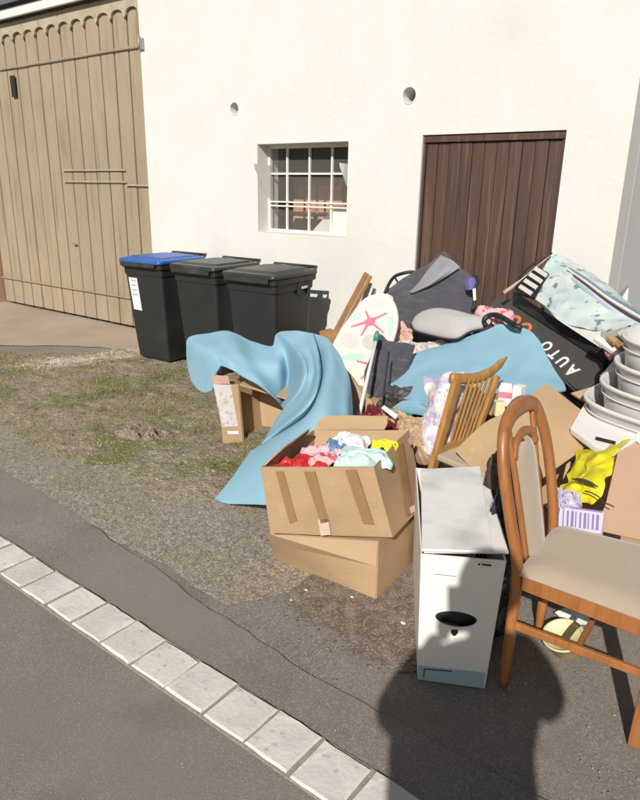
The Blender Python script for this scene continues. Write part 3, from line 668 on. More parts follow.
hexa('top_panel', [B0+up+V((0, .02, -.012)), B0+up+V((.55, -.04, -.012)), Cb+Cr+up, Cb+up]+[q+V((0, 0, .01)) for q in (B0+up+V((0, .02, -.012)), B0+up+V((.55, -.04, -.012)), Cb+Cr+up, Cb+up)], M['card2'], ct)  # top, with the deep back, shaped to keep the carton's interior in shade
pl = Plane(A0, B0, A0+up)
slab('label', [pl.px(x, y, .0022) for x, y in ((219, 388), (227, 389), (231, 405), (222, 407))], .001, M['film'], ct)
slab('label', [pl.px(x, y, .002) for x, y in ((213, 384), (231, 385), (238, 426), (222, 427))], .001, M['stickered'], ct)
slab('label', [pl.px(x, y, .002) for x, y in ((212, 375), (228, 376), (230, 384), (213, 384))], .001, M['stickered2'], ct)
slab('label', [pl.px(x, y, .002) for x, y in ((227, 431), (238, 431), (239, 434), (228, 434))], .001, M['paper'], ct)
tag(box('small_carton', gnd(262, 418)+V((0, .12, .10)), (.16, .1, .14), M['card2'], rot=.7, bevel=.003), 'small brown carton in shadow beneath the draped mat', 'carton')

# ------------------------------------------------------------------ front cartons, one on the other
def carton_open(name, Bt, Tp, mat_, label, cat, group=None, flaps=(), th=.006, inner=None):
    c0 = (Bt[0]+Bt[2])*.5; r = thing(name, (c0.x, c0.y, min(b.z for b in Bt)), label, cat, group)
    cen = sum(Bt+Tp, V((0, 0, 0)))/8
    for k in range(4):
        a, b = Bt[k], Bt[(k+1) % 4]; c, d = Tp[(k+1) % 4], Tp[k]
        rws = [[a, a.lerp(d, .5), d], [a.lerp(b, .5), (a+b+c+d)/4+((a+b+c+d)/4-cen).normalized()*.008, d.lerp(c, .5)], [b, b.lerp(c, .5), c]]
        surf('panel', rws, mat_, r, nu=16, nv=12, th=th, wr=.003, wf=5, seed=k+len(label), smooth=True)
    mk('base', [b.lerp(cen, .02) for b in Bt], [(0, 1, 2, 3)], mat_, r, solid=th)
    return r
Bt = [gnd(274, 558), gnd(376, 599), gnd(418, 556), gnd(318, 520)]
Bt[3] = Bt[0]+(Bt[2]-Bt[1])
Tl = [gnd(270, 533, .235), gnd(378, 541, .255), gnd(420, 506, .25), V((0, 0, 0))]; Tl[3] = Tl[0]+(Tl[2]-Tl[1])
c1 = carton_open('carton', Bt, Tl, M['card'], 'closed brown carton crushed under the carton of clothes', 'carton')
slab('top_panel', [q-V((0, 0, .004)) for q in Tl], .006, M['card'], c1)
slab('side_flap', [Tl[0]+V((0, -.004, -.004)), Tl[1]+V((.0, -.006, -.004)), Tl[1].lerp(Bt[1], .42)+V((.0, -.008, 0)), Tl[0].lerp(Bt[0], .35)+V((-.0, -.008, 0))], .004, M['card2'], c1)
B2 = [gnd(271, 533, .262), gnd(392, 537, .268), gnd(423, 505, .268), V((0, 0, 0))]; B2[3] = B2[0]+(B2[2]-B2[1])
T2 = [gnd(261, 467, .56), gnd(373, 467, .57), gnd(408, 430, .57), gnd(314, 430, .55)]
c2 = carton_open('carton', B2, T2, M['card'], 'open taped carton of clothes stacked on the crushed carton', 'carton')
def flap(par, a, b, off, mat_=M['card'], sh=0):
    return surf('flap', [[a, a.lerp(a+off, .5), a+off+(b-a)*sh], [a.lerp(b, .5), a.lerp(b, .5)+off*.5, a.lerp(b, .5)+off], [b, b+off*.5, b+off-(b-a)*sh]], mat_, par, nu=8, nv=6, th=.006, wr=.004, wf=5)
flap(c2, T2[3], T2[2]+(T2[3]-T2[2])*.25, V((0.0, .05, .055)), sh=.04)
flap(c2, T2[0]+(T2[3]-T2[0])*.05, T2[0]+(T2[3]-T2[0])*.75, V((.02, .06, .045)), sh=.15)
fp = Plane(B2[0], B2[1], (T2[0]+T2[1])/2); 
def fpx(x, y, l=.0145): # on the bulged front panel
    return fp.px(x, y, l)
for poly in (((276, 470), (284, 470), (297, 519), (290, 522)), ((304, 470), (315, 470), (329, 520), (321, 522)), ((345, 469), (356, 468), (374, 523), (363, 522))):
    slab('tape', [fpx(*p) for p in poly], .0008, M['tape'], c2)
slab('tape', [fpx(*p) for p in ((318, 518), (328, 517), (331, 533), (321, 534))], .0008, M['cleartape'], c2)
sp = Plane(B2[1], B2[2], (T2[1]+T2[2])/2)
slab('tape', [sp.px(x, y, .015) for x, y in ((394, 449), (400, 443), (410, 512), (404, 517))], .0008, M['tape'], c2)
slab('label', [sp.px(x, y, .0162) for x, y in ((404, 440), (410, 436), (412, 442), (407, 446))], .0008, M['skinpink'], c2)
slab('label', [sp.px(x, y, .0162) for x, y in ((406, 508), (411, 505), (412, 511), (408, 514))], .0008, M['cleartape'], c2)
# clothes inside
def cc(x, y, z): return gnd(x, y, z)
def cloth(name, x, y, z, rad, mt, label, cat='cloth', group=None, rot=0, seed=0, amp=.022, fr=6):
    return tag(crumple(name, cc(x, y, z), rad[0], rad[1], mt, rot=rot, h=rad[2], amp=amp, fr=fr, seed=seed), label, cat, group)
cloth('garment', 303, 468, .515, (.100, .070, .05), M['red'], 'bright red garment in the left front of the clothes carton', 'garment', rot=.62, seed=1)
cloth('garment', 326, 459, .53, (.085, .075, .06), M['rose'], 'pink and white patterned garment between red and teal clothes', 'garment', rot=.9, seed=2)
cloth('garment', 337, 450, .55, (.055, .06, .05), M['blueitem'], 'small blue garment behind the pink one in the carton', 'garment', rot=.2, seed=3)
cloth('garment', 363, 462, .535, (.115, .075, .065), M['tealcloth'], 'pale teal garment in the right front of the clothes carton', 'garment', rot=.62, seed=4)
cloth('garment', 350, 446, .56, (.08, .065, .05), M['white'], 'crumpled white garment at the back of the clothes carton', 'garment', rot=.3, seed=5)
cloth('garment', 385, 447, .55, (.055, .03, .03), M['yellow'], 'yellow garment peeking out behind the teal one', 'garment', rot=.3, seed=6)
tag(crumple('garment', cc(345, 462, .54), .022, .05, M['navy'], rot=.2, h=.04, amp=.015, seed=9), 'narrow navy garment squeezed between pink and teal clothes', 'garment')
cloth('garment', 340, 470, .40, (.17, .13, .10), M['navy'], 'dark patterned garment filling the bottom of the clothes carton', 'garment', rot=.62, seed=7)

# ------------------------------------------------------------------ white office-machine carton (tower)
f0, f1 = gnd(418, 679), gnd(484, 688); dv = V((-.345, .605, 0)); hv = V((-.012, .0, .485))
tw = thing('white_carton', (f0+f1)/2, 'tall narrow white carton with an oval hand hole, in front of the chairs', 'carton')
t0 = f0+V((-.022, -.0, .485)); t1 = f1+V((.012, .03, .485))
# front panel with an oval hole, as a grid cut out
fpl = Plane(f0, f1, t0)
outer = [f0, f1, t1, t0]
ux = (f1-f0).normalized(); hc = fpl.px(456, 618)
uz = V((0, 0, 1))-fpl.n*V((0, 0, 1)).dot(fpl.n); uz.normalize()
hole = [hc+ux*(.068*math.cos(a))+uz*(.033*math.sin(a)*(1 if math.sin(a) < 0 else .8)) for a in [2*PI*k/28 for k in range(28)]]
bm = bmesh.new()
for lp in (outer, hole):
    v_ = [bm.verts.new(p) for p in lp]
    for i in range(len(v_)): bm.edges.new((v_[i], v_[(i+1) % len(v_)]))
bmesh.ops.triangle_fill(bm, edges=bm.edges, use_beauty=True); bm.verts.index_update()
mk('front_panel', [v.co.copy() for v in bm.verts], [tuple(v.index for v in f.verts) for f in bm.faces], M['whitecard2'], tw, solid=.005); bm.free()
b0_, b1_ = f0+dv, f1+dv; bt0, bt1 = t0+dv, t1+dv
mk('side_panel', [f1, b1_, bt1, t1], [(0, 1, 2, 3)], M['whitecard2'], tw, solid=.005)
mk('side_panel', [f0, b0_, bt0, t0], [(0, 1, 2, 3)], M['whitecard2'], tw, solid=.005)
mk('rear_panel', [b0_, b1_, bt1, bt0], [(0, 1, 2, 3)], M['whitecard2'], tw, solid=.005)
mk('base', [q+V((0, 0, .004)) for q in (f0, f1, b1_, b0_)], [(0, 1, 2, 3)], M['whitecard2'], tw, solid=.004)
slab('lower_band', [fpl.px(x, y, .0045) for x, y in ((418.5, 665), (485, 672), (483.5, 687.5), (417.5, 678.5))], .001, M['tealstrip'], tw)
slab('cut_line', [fpl.px(x, y, .0056) for x, y in ((424, 668), (425, 668), (424, 677), (423, 677))], .001, M['dark'], tw)
slab('cut_line', [fpl.px(x, y, .0056) for x, y in ((424, 667.5), (452, 670), (452, 671), (424, 668.5))], .001, M['dark'], tw)
slab('rim', [hc+ux*(.088*math.cos(a))+uz*(.035*math.sin(a)-.004)+fpl.n*.003 for a in [2*PI*k/28 for k in range(28)]], .0004, M['whitecard2'], tw) if False else None
# black panel behind the hole, and a pull tab
slab('hole_panel', [hc+ux*(.09*a)+uz*(.045*b)-fpl.n*(.045+.01*b) for a, b in ((-1, -1), (1, -1), (1, 1), (-1, 1))], .003, M['black'], tw)
slab('pull_tab', [fpl.px(x, y, .0056) for x, y in ((451, 629), (458, 629), (458, 632), (455.5, 635), (453, 635), (451, 632))], .002, M['black'], tw)
uxm = (f1-f0); 
box('print_line', fpl.px(486.5, 564.3, .005), (.030, .0012, .0055), M['dark'], tw, rot=math.atan2(uxm.y, uxm.x))
box('print_line', fpl.px(479, 563.6, .005), (.007, .0012, .006), M['dark'], tw, rot=math.atan2(uxm.y, uxm.x))
box('print_line', fpl.px(445.5, 574.5, .005), (.070, .0012, .0022), M['greyfab'], tw, rot=math.atan2(uxm.y, uxm.x))
# lid sheets lying on the top
z_ = t0.z+.012
L1 = [gnd(424, 551, z_), gnd(509, 552, z_), gnd(488, 478, z_-.0), gnd(424, 470, z_)]
lid1 = tag(slab('cover_sheet', L1, .009, M['whitecard'], bevel=.002), 'stained white card sheet lying on top of the tall white carton, lower one', 'card sheet')
L2 = [gnd(422, 549, z_+.016), gnd(493, 551, z_+.016), gnd(480, 466, z_+.016), gnd(421, 469, z_+.016)]
tag(slab('cover_sheet', L2, .010, M['whitecard'], bevel=.002), 'upper white card sheet with grey smudges on the tall white carton', 'card sheet')

# ------------------------------------------------------------------ upholstered chair, front right
ch = thing('chair', (-.33, 2.03, 0), 'varnished wood dining chair with beige seat and padded hoop back, front right', 'chair')
Wd = M['wood']
bar('leg', V((-.128, 1.868, 0)), V((-.118, 1.862, .445)), .040, .040, Wd, ch, up=(1, 0, 0), w2=1.15, bevel=.004)
bar('leg', V((-.128, 2.262, 0)), V((-.118, 2.268, .445)), .030, .032, Wd, ch, up=(1, 0, 0), w2=1.15, bevel=.004)
# rear legs run up into the hoop
yn, yf = 1.868, 2.232
hoop = [V((-.548, yn, 0)), V((-.548, yn, .22)), V((-.550, yn-.004, .45)), V((-.585, yn-.018, .62)), V((-.622, yn-.018, .77)), V((-.648, yn+.012, .865)), V((-.662, yn+.075, .918)), V((-.668, (yn+yf)/2, .935)), V((-.662, yf-.075, .918)), V((-.646, yf-.018, .865)), V((-.618, yf+.010, .77)), V((-.580, yf+.008, .62)), V((-.550, yf, .45)), V((-.548, yf, .22)), V((-.548, yf, 0))]
def hoopbar(name, pts, rr, par, n, flat=(1, 1.0)):
    P_ = crv(pts, n); vs, fs = [], []
    cen_y = (yn+yf)/2; L_ = len(P_)
    for i, p in enumerate(P_):
        t_ = (P_[min(i+1, L_-1)]-P_[max(i-1, 0)]).normalized(); x_ = V((1, 0, 0)); x_ = (x_-t_*x_.dot(t_)).normalized(); s_ = t_.cross(x_)
        r_ = rr(i/(L_-1)) if callable(rr) else rr
        for k in range(10):
            a = 2*PI*(k+.5)/10; ca, sa = math.cos(a), math.sin(a)
            ca = math.copysign(abs(ca)**.7, ca); sa = math.copysign(abs(sa)**.7, sa)
            vs.append(p+x_*(ca*r_*flat[0])+s_*(sa*r_*flat[1]))
    for i in range(L_-1):
        for k in range(10): a = i*10+k; b = i*10+(k+1) % 10; fs.append((a, b, b+10, a+10))
    fs += [tuple(range(10))[::-1], tuple((L_-1)*10+k for k in range(10))]
    return mk(name, vs, fs, Wd, par, smooth=True)
hoopbar('back_frame', hoop, lambda s: .0200+.007*math.exp(-((s-.5)/.09)**2)-.003*(1 if s < .02 or s > .98 else 0), ch, 110, (.85, 1.15))
hi_ = lambda y, z, dx=0: V((-.545-.115*max(0, (z-.45))/.5+dx-.01, y, z))
for y0_, y1_ in ((1.965, 1.935), (2.135, 2.165)):
    bw_ = [hi_(y0_, .44), hi_((y0_*2+y1_)/3, .62), hi_((y0_+y1_*2)/3, .78), hi_(y1_, .90)]
    hoopbar('back_slat', bw_, .0115, ch, 20, (.8, 1.1))
hoopbar('back_arch', [hi_(1.948, .79, .003), hi_(1.975, .83, .003), hi_(2.05, .85, .003), hi_(2.125, .83, .003), hi_(2.152, .79, .003)], .014, ch, 24, (.8, 1.2))
# padded back strip
rws = []
for z, hw in ((.45, .076), (.56, .078), (.68, .080), (.76, .078), (.80, .060), (.822, .032)):
    rws.append([hi_(2.05-hw, z, .0), hi_(2.05-hw*.5, z, .010), hi_(2.05, z, .013), hi_(2.05+hw*.5, z, .010), hi_(2.05+hw, z, .0)])
surf('back_pad', rws, M['beige'], ch, nu=16, nv=10, th=.018)
# seat rails, pad and stretchers
bar('rail', V((-.53, 1.868, .415)), V((-.13, 1.850, .415)), .055, .022, Wd, ch, bevel=.003)
bar('rail', V((-.53, 2.232, .415)), V((-.13, 2.285, .415)), .055, .022, Wd, ch, bevel=.003)
bar('rail', V((-.105, 1.85, .415)), V((-.105, 2.285, .415)), .055, .022, Wd, ch, bevel=.003)
bar('rail', V((-.535, 1.88, .415)), V((-.535, 2.22, .415)), .055, .022, Wd, ch, bevel=.003)
nU, nVv = 14, 12; vs = []
for j in range(nVv+1):
    for i in range(nU+1):
        u_, v_ = i/nU, j/nVv; x = -.545+.455*u_; yl_, yh_ = 1.845-.012*u_, 2.25+.045*u_
        e = min(u_, 1-u_, v_, 1-v_); vs.append(V((x, yl_+(yh_-yl_)*v_, .447+.028*(1-math.exp(-e*18))+.004*math.sin(PI*u_)*math.sin(PI*v_))))
fs = [(j*(nU+1)+i, j*(nU+1)+i+1, (j+1)*(nU+1)+i+1, (j+1)*(nU+1)+i) for j in range(nVv) for i in range(nU)]
sp_ = mk('seat', vs, fs, M['beige'], ch, smooth=True, solid=.006)
bar('stretcher', V((-.550, 1.868, .245)), V((-.125, 1.866, .255)), .028, .016, Wd, ch, bevel=.003)
bar('stretcher', V((-.555, 2.232, .225)), V((-.125, 2.265, .235)), .028, .016, Wd, ch, bevel=.003)
bar('stretcher', V((-.34, 1.876, .23)), V((-.34, 2.238, .23)), .028, .016, Wd, ch, bevel=.003)

# ------------------------------------------------------------------ slatted chair behind the white carton
c3 = thing('slatted_chair', (-1.35, 2.85, 0), 'lighter wood chair with a slatted back, wedged behind the white carton', 'chair')
W2 = M['wood2']
La, Lb = at(457, 380, 2.62), at(431, 474, 2.56)
Ra, Rb = at(497, 376, 2.92), at(470, 452, 2.86)
def ext(a, b, z): t_ = (z-a.z)/(b.z-a.z); return a+(b-a)*t_
bar('stile', ext(La, Lb, .0), La, .048, .026, W2, c3, up=(Ra-La), bevel=.004)
bar('stile', ext(Ra, Rb, .0), Ra, .034, .026, W2, c3, up=(Ra-La), bevel=.004)
tube('top_rail', [at(451, 378, 2.60), at(466, 379, 2.70), at(480, 377, 2.80), at(492, 371, 2.88), at(501, 363, 2.95), at(507, 357, 2.98)], [.024]*5+[.025]*3+[.022]*4+[.015, .010, .006], W2, c3, sides=8, flat=(1.1, .5), n=14)
for k in range(6):
    s = .30+.115*k
    a = La.lerp(Ra, s)+V((0, 0, .0)); b = ext(La, Lb, .46).lerp(ext(Ra, Rb, .46), s*.92+.03)
    bar('slat', a, b, .012, .010, W2, c3, up=(Ra-La), bevel=.002)
bar('lower_rail', ext(La, Lb, .47), ext(Ra, Rb, .47), .04, .02, W2, c3, bevel=.003)
q0, q1 = ext(La, Lb, .43), ext(Ra, Rb, .43); fw = V((.36, -.10, 0))
hexa('seat', [q0, q1, q1+fw, q0+fw]+[v+V((0, 0, .03)) for v in (q0, q1, q1+fw, q0+fw)], M['beige'], c3, bevel=.008)
for q in (q0+fw*.93, q1+fw*.93): bar('leg', V((q.x, q.y, 0)), q, .034, .03, W2, c3, bevel=.003)
tag(bar('loose_strut', at(504, 384, 3.02), at(493, 416, 2.98), .03, .026, W2), 'loose pale wooden strut leaning right of the slatted back', 'wooden strut')

# white patterned plastic bag behind the slatted chair
BG = rows([
 [(424, 377, 2.78), (438, 377, 2.74), (450, 375, 2.76), (462, 372, 2.84), (474, 380, 2.92)],
 [(423, 395, 2.74), (437, 396, 2.68), (450, 396, 2.70), (462, 396, 2.80), (474, 398, 2.92)],
 [(422, 420, 2.70), (434, 421, 2.65), (447, 420, 2.68), (459, 420, 2.80), (470, 418, 2.92)],
 [(420, 445, 2.68), (431, 446, 2.64), (444, 444, 2.68), (456, 442, 2.80), (466, 440, 2.92)],
 [(419, 455, 2.68), (430, 461, 2.66), (442, 465, 2.72), (452, 460, 2.84), (462, 455, 2.94)]])
tag(surf('plastic_bag', BG, M['bag'], nu=60, nv=50, th=.004, wr=.028, wf=9, seed=3), 'white plastic bag with faint lilac print left of the slatted chair back', 'bag')
tag(blob('wrapper', at(470, 395, 2.96), (.04, .03, .07), M['yellow'], amp=.4, seed=4), 'yellow wrapper seen through the slatted chair back', 'wrapper')

# ------------------------------------------------------------------ objects leaning at the wall behind
S0 = at(333, 345, 4.35)
tag(bar('wooden_stake', at(367, 273, 4.70), at(326, 350, 4.42), .045, .022, M['stakewood']), 'brown wooden slat leaning on the wall, upper of two behind the blue mat', 'wooden slat', 'wooden slats leaning on the wall')
tag(bar('wooden_stake', at(371, 276, 4.66), at(332, 350, 4.36), .020, .03, M['rustwood']), 'thin darker wooden slat lying along the lower edge of the brown one', 'wooden slat', 'wooden slats leaning on the wall')
tag(bar('wooden_stake', at(356, 311, 4.5), at(336, 345, 4.28), .02, .02, M['wood2']), 'short pale wooden slat below the two leaning ones', 'wooden slat', 'wooden slats leaning on the wall')
tag(slab('wood_panel', [at(319, 331, 4.4), at(330, 328, 4.42), at(343, 334, 4.36), at(338, 350, 4.2), at(322, 350, 4.2)], .02, M['rustwood'], bevel=.003), 'orange brown wooden board end behind the top of the draped mat', 'board')
tag(box('wall_hook', at(374.5, 293, 4.83), (.012, .03, .07), M['iron'], bevel=.003), 'small dark hook on the wall above the ironing board', 'hook')
# ironing board
ib = thing('ironing_board', gnd(352, 428)+V((0, .15, 0)), 'ironing board with a pink starfish cover propped on its end', 'ironing board')
ip = Plane(at(383, 293, 3.78), at(338, 345, 3.62), at(357, 418, 3.35))
outl = crv([ip.px(*p) for p in ((352, 425), (343, 398), (335, 370), (331, 350), (338, 333), (349, 317), (362, 300), (374, 294), (386, 294), (394, 303), (397, 318), (394, 335), (387, 352), (377, 372), (367, 394), (358, 418))], 60)
slab('board', outl, .028, M['board_cover'], ib, bevel=.008)
def dec(name, pts, mt, l): return slab(name, [ip.px(x, y, l) for x, y in pts], .0008, mt, ib, n=ip.n)
def starfish(cx, cy, tips, l=.0026):
    pts = []; n_ = len(tips)
    for k, (tx, ty) in enumerate(tips):
        nx, ny = tips[(k+1) % n_]; dx, dy = tx-cx, ty-cy; L_ = math.hypot(dx, dy); px_, py_ = -dy/L_*1.3, dx/L_*1.3
        pts += [(cx+dx*.3-px_, cy+dy*.3-py_), (tx-px_*.6, ty-py_*.6), (tx+px_*.6, ty+py_*.6), (cx+dx*.3+px_, cy+dy*.3+py_)]
    dec('starfish_print', pts, M['pink'], l)
ell = lambda cx, cy, a, b, th=0: [(cx+a*math.cos(2*PI*k/18)*math.cos(th)-b*math.sin(2*PI*k/18)*math.sin(th), cy+a*math.cos(2*PI*k/18)*math.sin(th)+b*math.sin(2*PI*k/18)*math.cos(th)) for k in range(18)]
dec('grey_print', ell(372, 342, 10, 8), M['lightgrey'], .0012); dec('grey_print', ell(378, 303, 9, 5, .1), M['palegrey'], .0012)
dec('grey_print', ell(350, 341, 9, 8), M['palegrey'], .0012); dec('mint_print', ell(391, 326, 3, 11, .1), M['mint'], .0012)
dec('mint_print', ell(354, 357, 13, 4, -.05), M['mint'], .0014); dec('mint_print', ell(357, 316, 5, 4, -.4), M['mint'], .0012)
starfish(370, 321, [(366, 311), (387, 313), (384, 333), (361, 336), (351, 327)])
starfish(375, 366, [(379, 351), (381, 368), (373, 373), (357, 361), (361, 379)])
# mop handle with a green tip
mh = thing('broom_stick', gnd(350, 455), 'thin white stick with a green tip in front of the starfish cover', 'stick')
a_, b_ = at(376, 340, 3.30), at(350, 455, 2.85)
tube('stick', [a_, b_], [.010, .014], M['stickwhite'], mh, sides=10)
tube('tip', [at(377.5, 331, 3.32), at(376.6, 335, 3.31), at(375.8, 341, 3.30)], [.010, .016, .017], M['green'], mh, sides=10)
# tan carton pieces right of the mat
tag(slab('cardboard_piece', crv([at(344, 368, 3.15), at(353, 378, 3.12), at(360, 390, 3.1), at(362, 400, 3.08), at(361, 420, 3.05), at(358, 440, 3.0), at(345, 440, 3.0), at(343, 400, 3.1)], 24), .012, M['card2']), 'rounded tan cardboard piece between blue mat and white stick', 'cardboard')
tag(slab('cardboard_piece', [at(366, 397, 3.1), at(371, 399, 3.12), at(377, 420, 3.05), at(374, 436, 3.0), at(364, 436, 3.0)], .012, M['cardpink']), 'narrow pinkish cardboard strip right of the white stick', 'cardboard')
# black bag and strap below the ironing board
tag(crumple('black_bag', at(386, 388, 3.38), .13, .28, M['darkfab'], h=.08, amp=.03, fr=7, seed=12, tilt=Matrix.Rotation(R(72), 3, 'X')), 'dark grey bag slumped between ironing board and second blue mat', 'bag')
tag(tube('strap', [at(389, 352, 3.25), at(386, 375, 3.18), at(383, 400, 3.12), at(382, 415, 3.1)], .018, M['black'], flat=(1, .25), n=10), 'black strap hanging over the dark grey bag', 'strap')
tag(crumple('grey_bag', at(402, 404, 3.20), .13, .10, M['charcoal'], h=.06, amp=.03, seed=13, tilt=Matrix.Rotation(R(50), 3, 'X')), 'charcoal bundle under the left edge of the second blue mat', 'bundle')

# dark folded camping bag against the door
DB = rows([
 [(386, 291, 4.30), (404, 281, 4.34), (424, 268, 4.40), (436, 257, 4.46), (444, 251, 4.50)],
 [(391, 297, 4.22), (412, 289, 4.22), (432, 277, 4.27), (448, 268, 4.32), (460, 267, 4.38)],
 [(393, 304, 4.16), (414, 298, 4.12), (436, 291, 4.14), (456, 284, 4.20), (476, 282, 4.30)],
 [(395, 315, 4.10), (416, 310, 4.03), (438, 306, 4.03), (458, 302, 4.10), (474, 302, 4.22)],
 [(398, 328, 4.02), (418, 326, 3.92), (438, 324, 3.92), (458, 320, 4.00), (478, 316, 4.14)],
 [(402, 342, 3.95), (420, 344, 3.86), (438, 344, 3.86), (458, 340, 3.94), (480, 334, 4.06)]])
db = thing('folded_chair_bag', (-2.3, 4.2, 0), 'dark blue grey folded camping chair fabric heaped against the door', 'camping chair')
surf('fabric', DB, M['darkfab'], db, nu=60, nv=40, th=.02, wr=.022, wf=5, seed=2)
dpl = Plane(at(445, 257, 4.30), at(458, 268, 4.27), at(412, 293, 4.10))
surf('light_fold', rows([[(441, 256, 4.33), (452, 261, 4.29), (460, 268, 4.29)], [(430, 268, 4.24), (440, 274, 4.18), (448, 275, 4.22)], [(419, 283, 4.17), (426, 285, 4.13), (432, 284, 4.16)], [(409, 293, 4.12), (411, 293, 4.10), (414, 292, 4.10)]]), M['greyfab'], db, nu=20, nv=12, th=.01, wr=.006, wf=6)
surf('label_patch', rows([[(465, 279, 4.2), (470, 278, 4.17), (475, 278, 4.2)], [(465, 284, 4.17), (470, 284, 4.14), (475, 284, 4.17)], [(466, 290, 4.14), (470, 290, 4.11), (474, 289, 4.14)]]), M['purple'], db, nu=10, nv=8, th=.006)
slab('tag', [at(472.5, 289, 4.12), at(475.5, 288, 4.12), at(476, 300, 4.1), at(473.5, 301, 4.1)], .003, M['letterwhite'], db)
tube('frame_tube', [at(476, 276, 4.2), at(478, 282, 4.18), at(475, 289, 4.15), at(474, 304, 4.1), at(472, 310, 4.08)], .011, M['black'], db, n=14)
tube('frame_tube', [at(385, 293, 4.25), at(389, 284, 4.30), at(394, 277, 4.36), at(402, 273.5, 4.42), at(412, 272, 4.46), at(420, 275, 4.46)], .013, M['black'], db, n=20)
tube('frame_tube', [at(394, 276, 4.36), at(399, 283, 4.34), at(405, 279, 4.38)], .008, M['black'], db, n=8)
# grey oval cushion
cp = [(411, 324), (415, 317), (424, 311.5), (437, 309), (455, 311), (474, 316), (491, 320), (486, 327), (470, 331), (458, 338), (446, 338), (428, 334), (415, 330)]
CU = thing('cushion', at(450, 335, 3.8), 'light grey lens-shaped cushion lying on the dark fabric', 'cushion')
cc_ = at(449, 323, 3.72); ring = crv([at(x, y, 3.80-(y-309)*.006) for x, y in cp]+[at(cp[0][0], cp[0][1], 3.80-(15)*.006)], 48)[:-1]
vs, fs = [], []; n_ = len(ring)
for lvl, (s, d) in enumerate(((1, 0), (.975, .012), (.90, .026), (.65, .042), (.33, .050))):
    for p in ring: vs.append(cc_.lerp(p, s)+V((0, -d*.6, d*.7)))
for lvl, (s, d) in enumerate(((.97, -.02), (.8, -.035))):
    for p in ring: vs.append(cc_.lerp(p, s)+V((0, -d*.6, d*.7)))
top = len(vs); vs.append(cc_+V((0, -.074*.6, .074*.7))); vs.append(cc_+V((0, .02, -.03)))
for l_ in range(4):
    for k in range(n_): fs.append((l_*n_+k, l_*n_+(k+1) % n_, (l_+1)*n_+(k+1) % n_, (l_+1)*n_+k))
for k in range(n_):
    fs.append((4*n_+k, 4*n_+(k+1) % n_, top)); fs.append((k, 5*n_+k, 5*n_+(k+1) % n_, (k+1) % n_)); fs.append((5*n_+k, 6*n_+k, 6*n_+(k+1) % n_, 5*n_+(k+1) % n_)); fs.append((6*n_+k, top+1, 6*n_+(k+1) % n_))
mk('cover', vs, fs, M['cushion'], CU, smooth=True)
tube('piping', [p+V((0, -.004, -.006)) for p in ring]+[ring[0]], .006, M['black'], CU, sides=6)
# cable and pale cloth right of cushion
tag(tube('cable', [at(486, 326, 3.68), at(484, 321, 3.70), at(488, 316, 3.72), at(496, 315, 3.72), at(505, 319, 3.68), at(514, 325, 3.6), at(522, 328, 3.6)], .016, M['black'], n=24), 'thick black cable looping out above the second blue mat', 'cable')
tag(tube('pipe_offcut', [at(478, 320, 3.86), at(492, 309, 3.95)], .018, M['twine'], sides=10), 'short beige stick poking up behind the black cable', 'stick')
tag(crumple('rag', at(494, 318, 3.82), .11, .06, M['rose'], h=.05, amp=.025, seed=21, tilt=Matrix.Rotation(R(35), 3, 'X')), 'pale pinkish rag tucked behind the black cable', 'rag')
# clear film and pinkish thing left of mat 2
tag(crumple('plastic_film', at(416, 354, 3.70), .21, .09, M['film'], h=.06, amp=.035, fr=14, seed=31, tilt=Matrix.Rotation(R(-10), 3, 'Y') @ Matrix.Rotation(R(40), 3, 'X')), 'crumpled clear wrapping above the left end of the second blue mat', 'plastic film')
tag(crumple('rag', at(400, 342, 3.80), .075, .12, M['skinpink'], h=.04, amp=.03, seed=32, tilt=Matrix.Rotation(R(65), 3, 'X')), 'peach coloured rag between ironing board and dark fabric', 'rag')

# second blue foam mat
F2 = rows([
 [(500, 324, 3.72), (515, 325, 3.70), (530, 331, 3.66), (541, 343, 3.58), (549, 357, 3.46), (558, 374, 3.32), (564, 389, 3.20)],
 [(480, 333, 3.70), (498, 334, 3.66), (514, 339, 3.60), (526, 350, 3.50), (534, 364, 3.38), (543, 380, 3.24), (550, 394, 3.12)],
 [(448, 344, 3.68), (464, 347, 3.60), (480, 353, 3.52), (494, 364, 3.42), (504, 378, 3.30), (512, 394, 3.16), (520, 408, 3.05)],
 [(420, 353, 3.60), (434, 358, 3.52), (448, 364, 3.44), (460, 374, 3.34), (470, 386, 3.24), (478, 402, 3.10), (486, 416, 2.99)],
 [(400, 362, 3.50), (410, 368, 3.42), (420, 375, 3.34), (430, 384, 3.24), (440, 395, 3.14), (450, 408, 3.02), (460, 420, 2.96)],
 [(390, 380, 3.38), (394, 386, 3.32), (402, 392, 3.26), (412, 397, 3.18), (424, 403, 3.10), (434, 412, 3.0), (446, 424, 2.95)],
 [(387, 396, 3.28), (391, 396, 3.25), (399, 398, 3.21), (409, 400, 3.15), (421, 405, 3.08), (432, 415, 2.98), (442, 428, 2.94)]])
tag(surf('foam_mat', F2, M['foam'], nu=70, nv=60, th=.010, wr=.020, wf=3.2, seed=5), 'second blue foam mat spread over the middle of the heap', 'foam mat')
F3 = rows([
 [(393, 408, 3.10), (402, 402, 3.13), (412, 401, 3.13), (426, 404, 3.1)],
 [(397, 411, 3.06), (406, 408, 3.08), (418, 409, 3.07), (432, 412, 3.05)],
 [(402, 413, 3.02), (412, 413, 3.02), (424, 415, 3.0), (436, 419, 2.99)]])
tag(surf('foam_offcut', F3, M['foam'], nu=20, nv=12, th=.011, wr=.006, wf=5), 'small blue foam offcut under the left tip of the second mat', 'foam offcut')
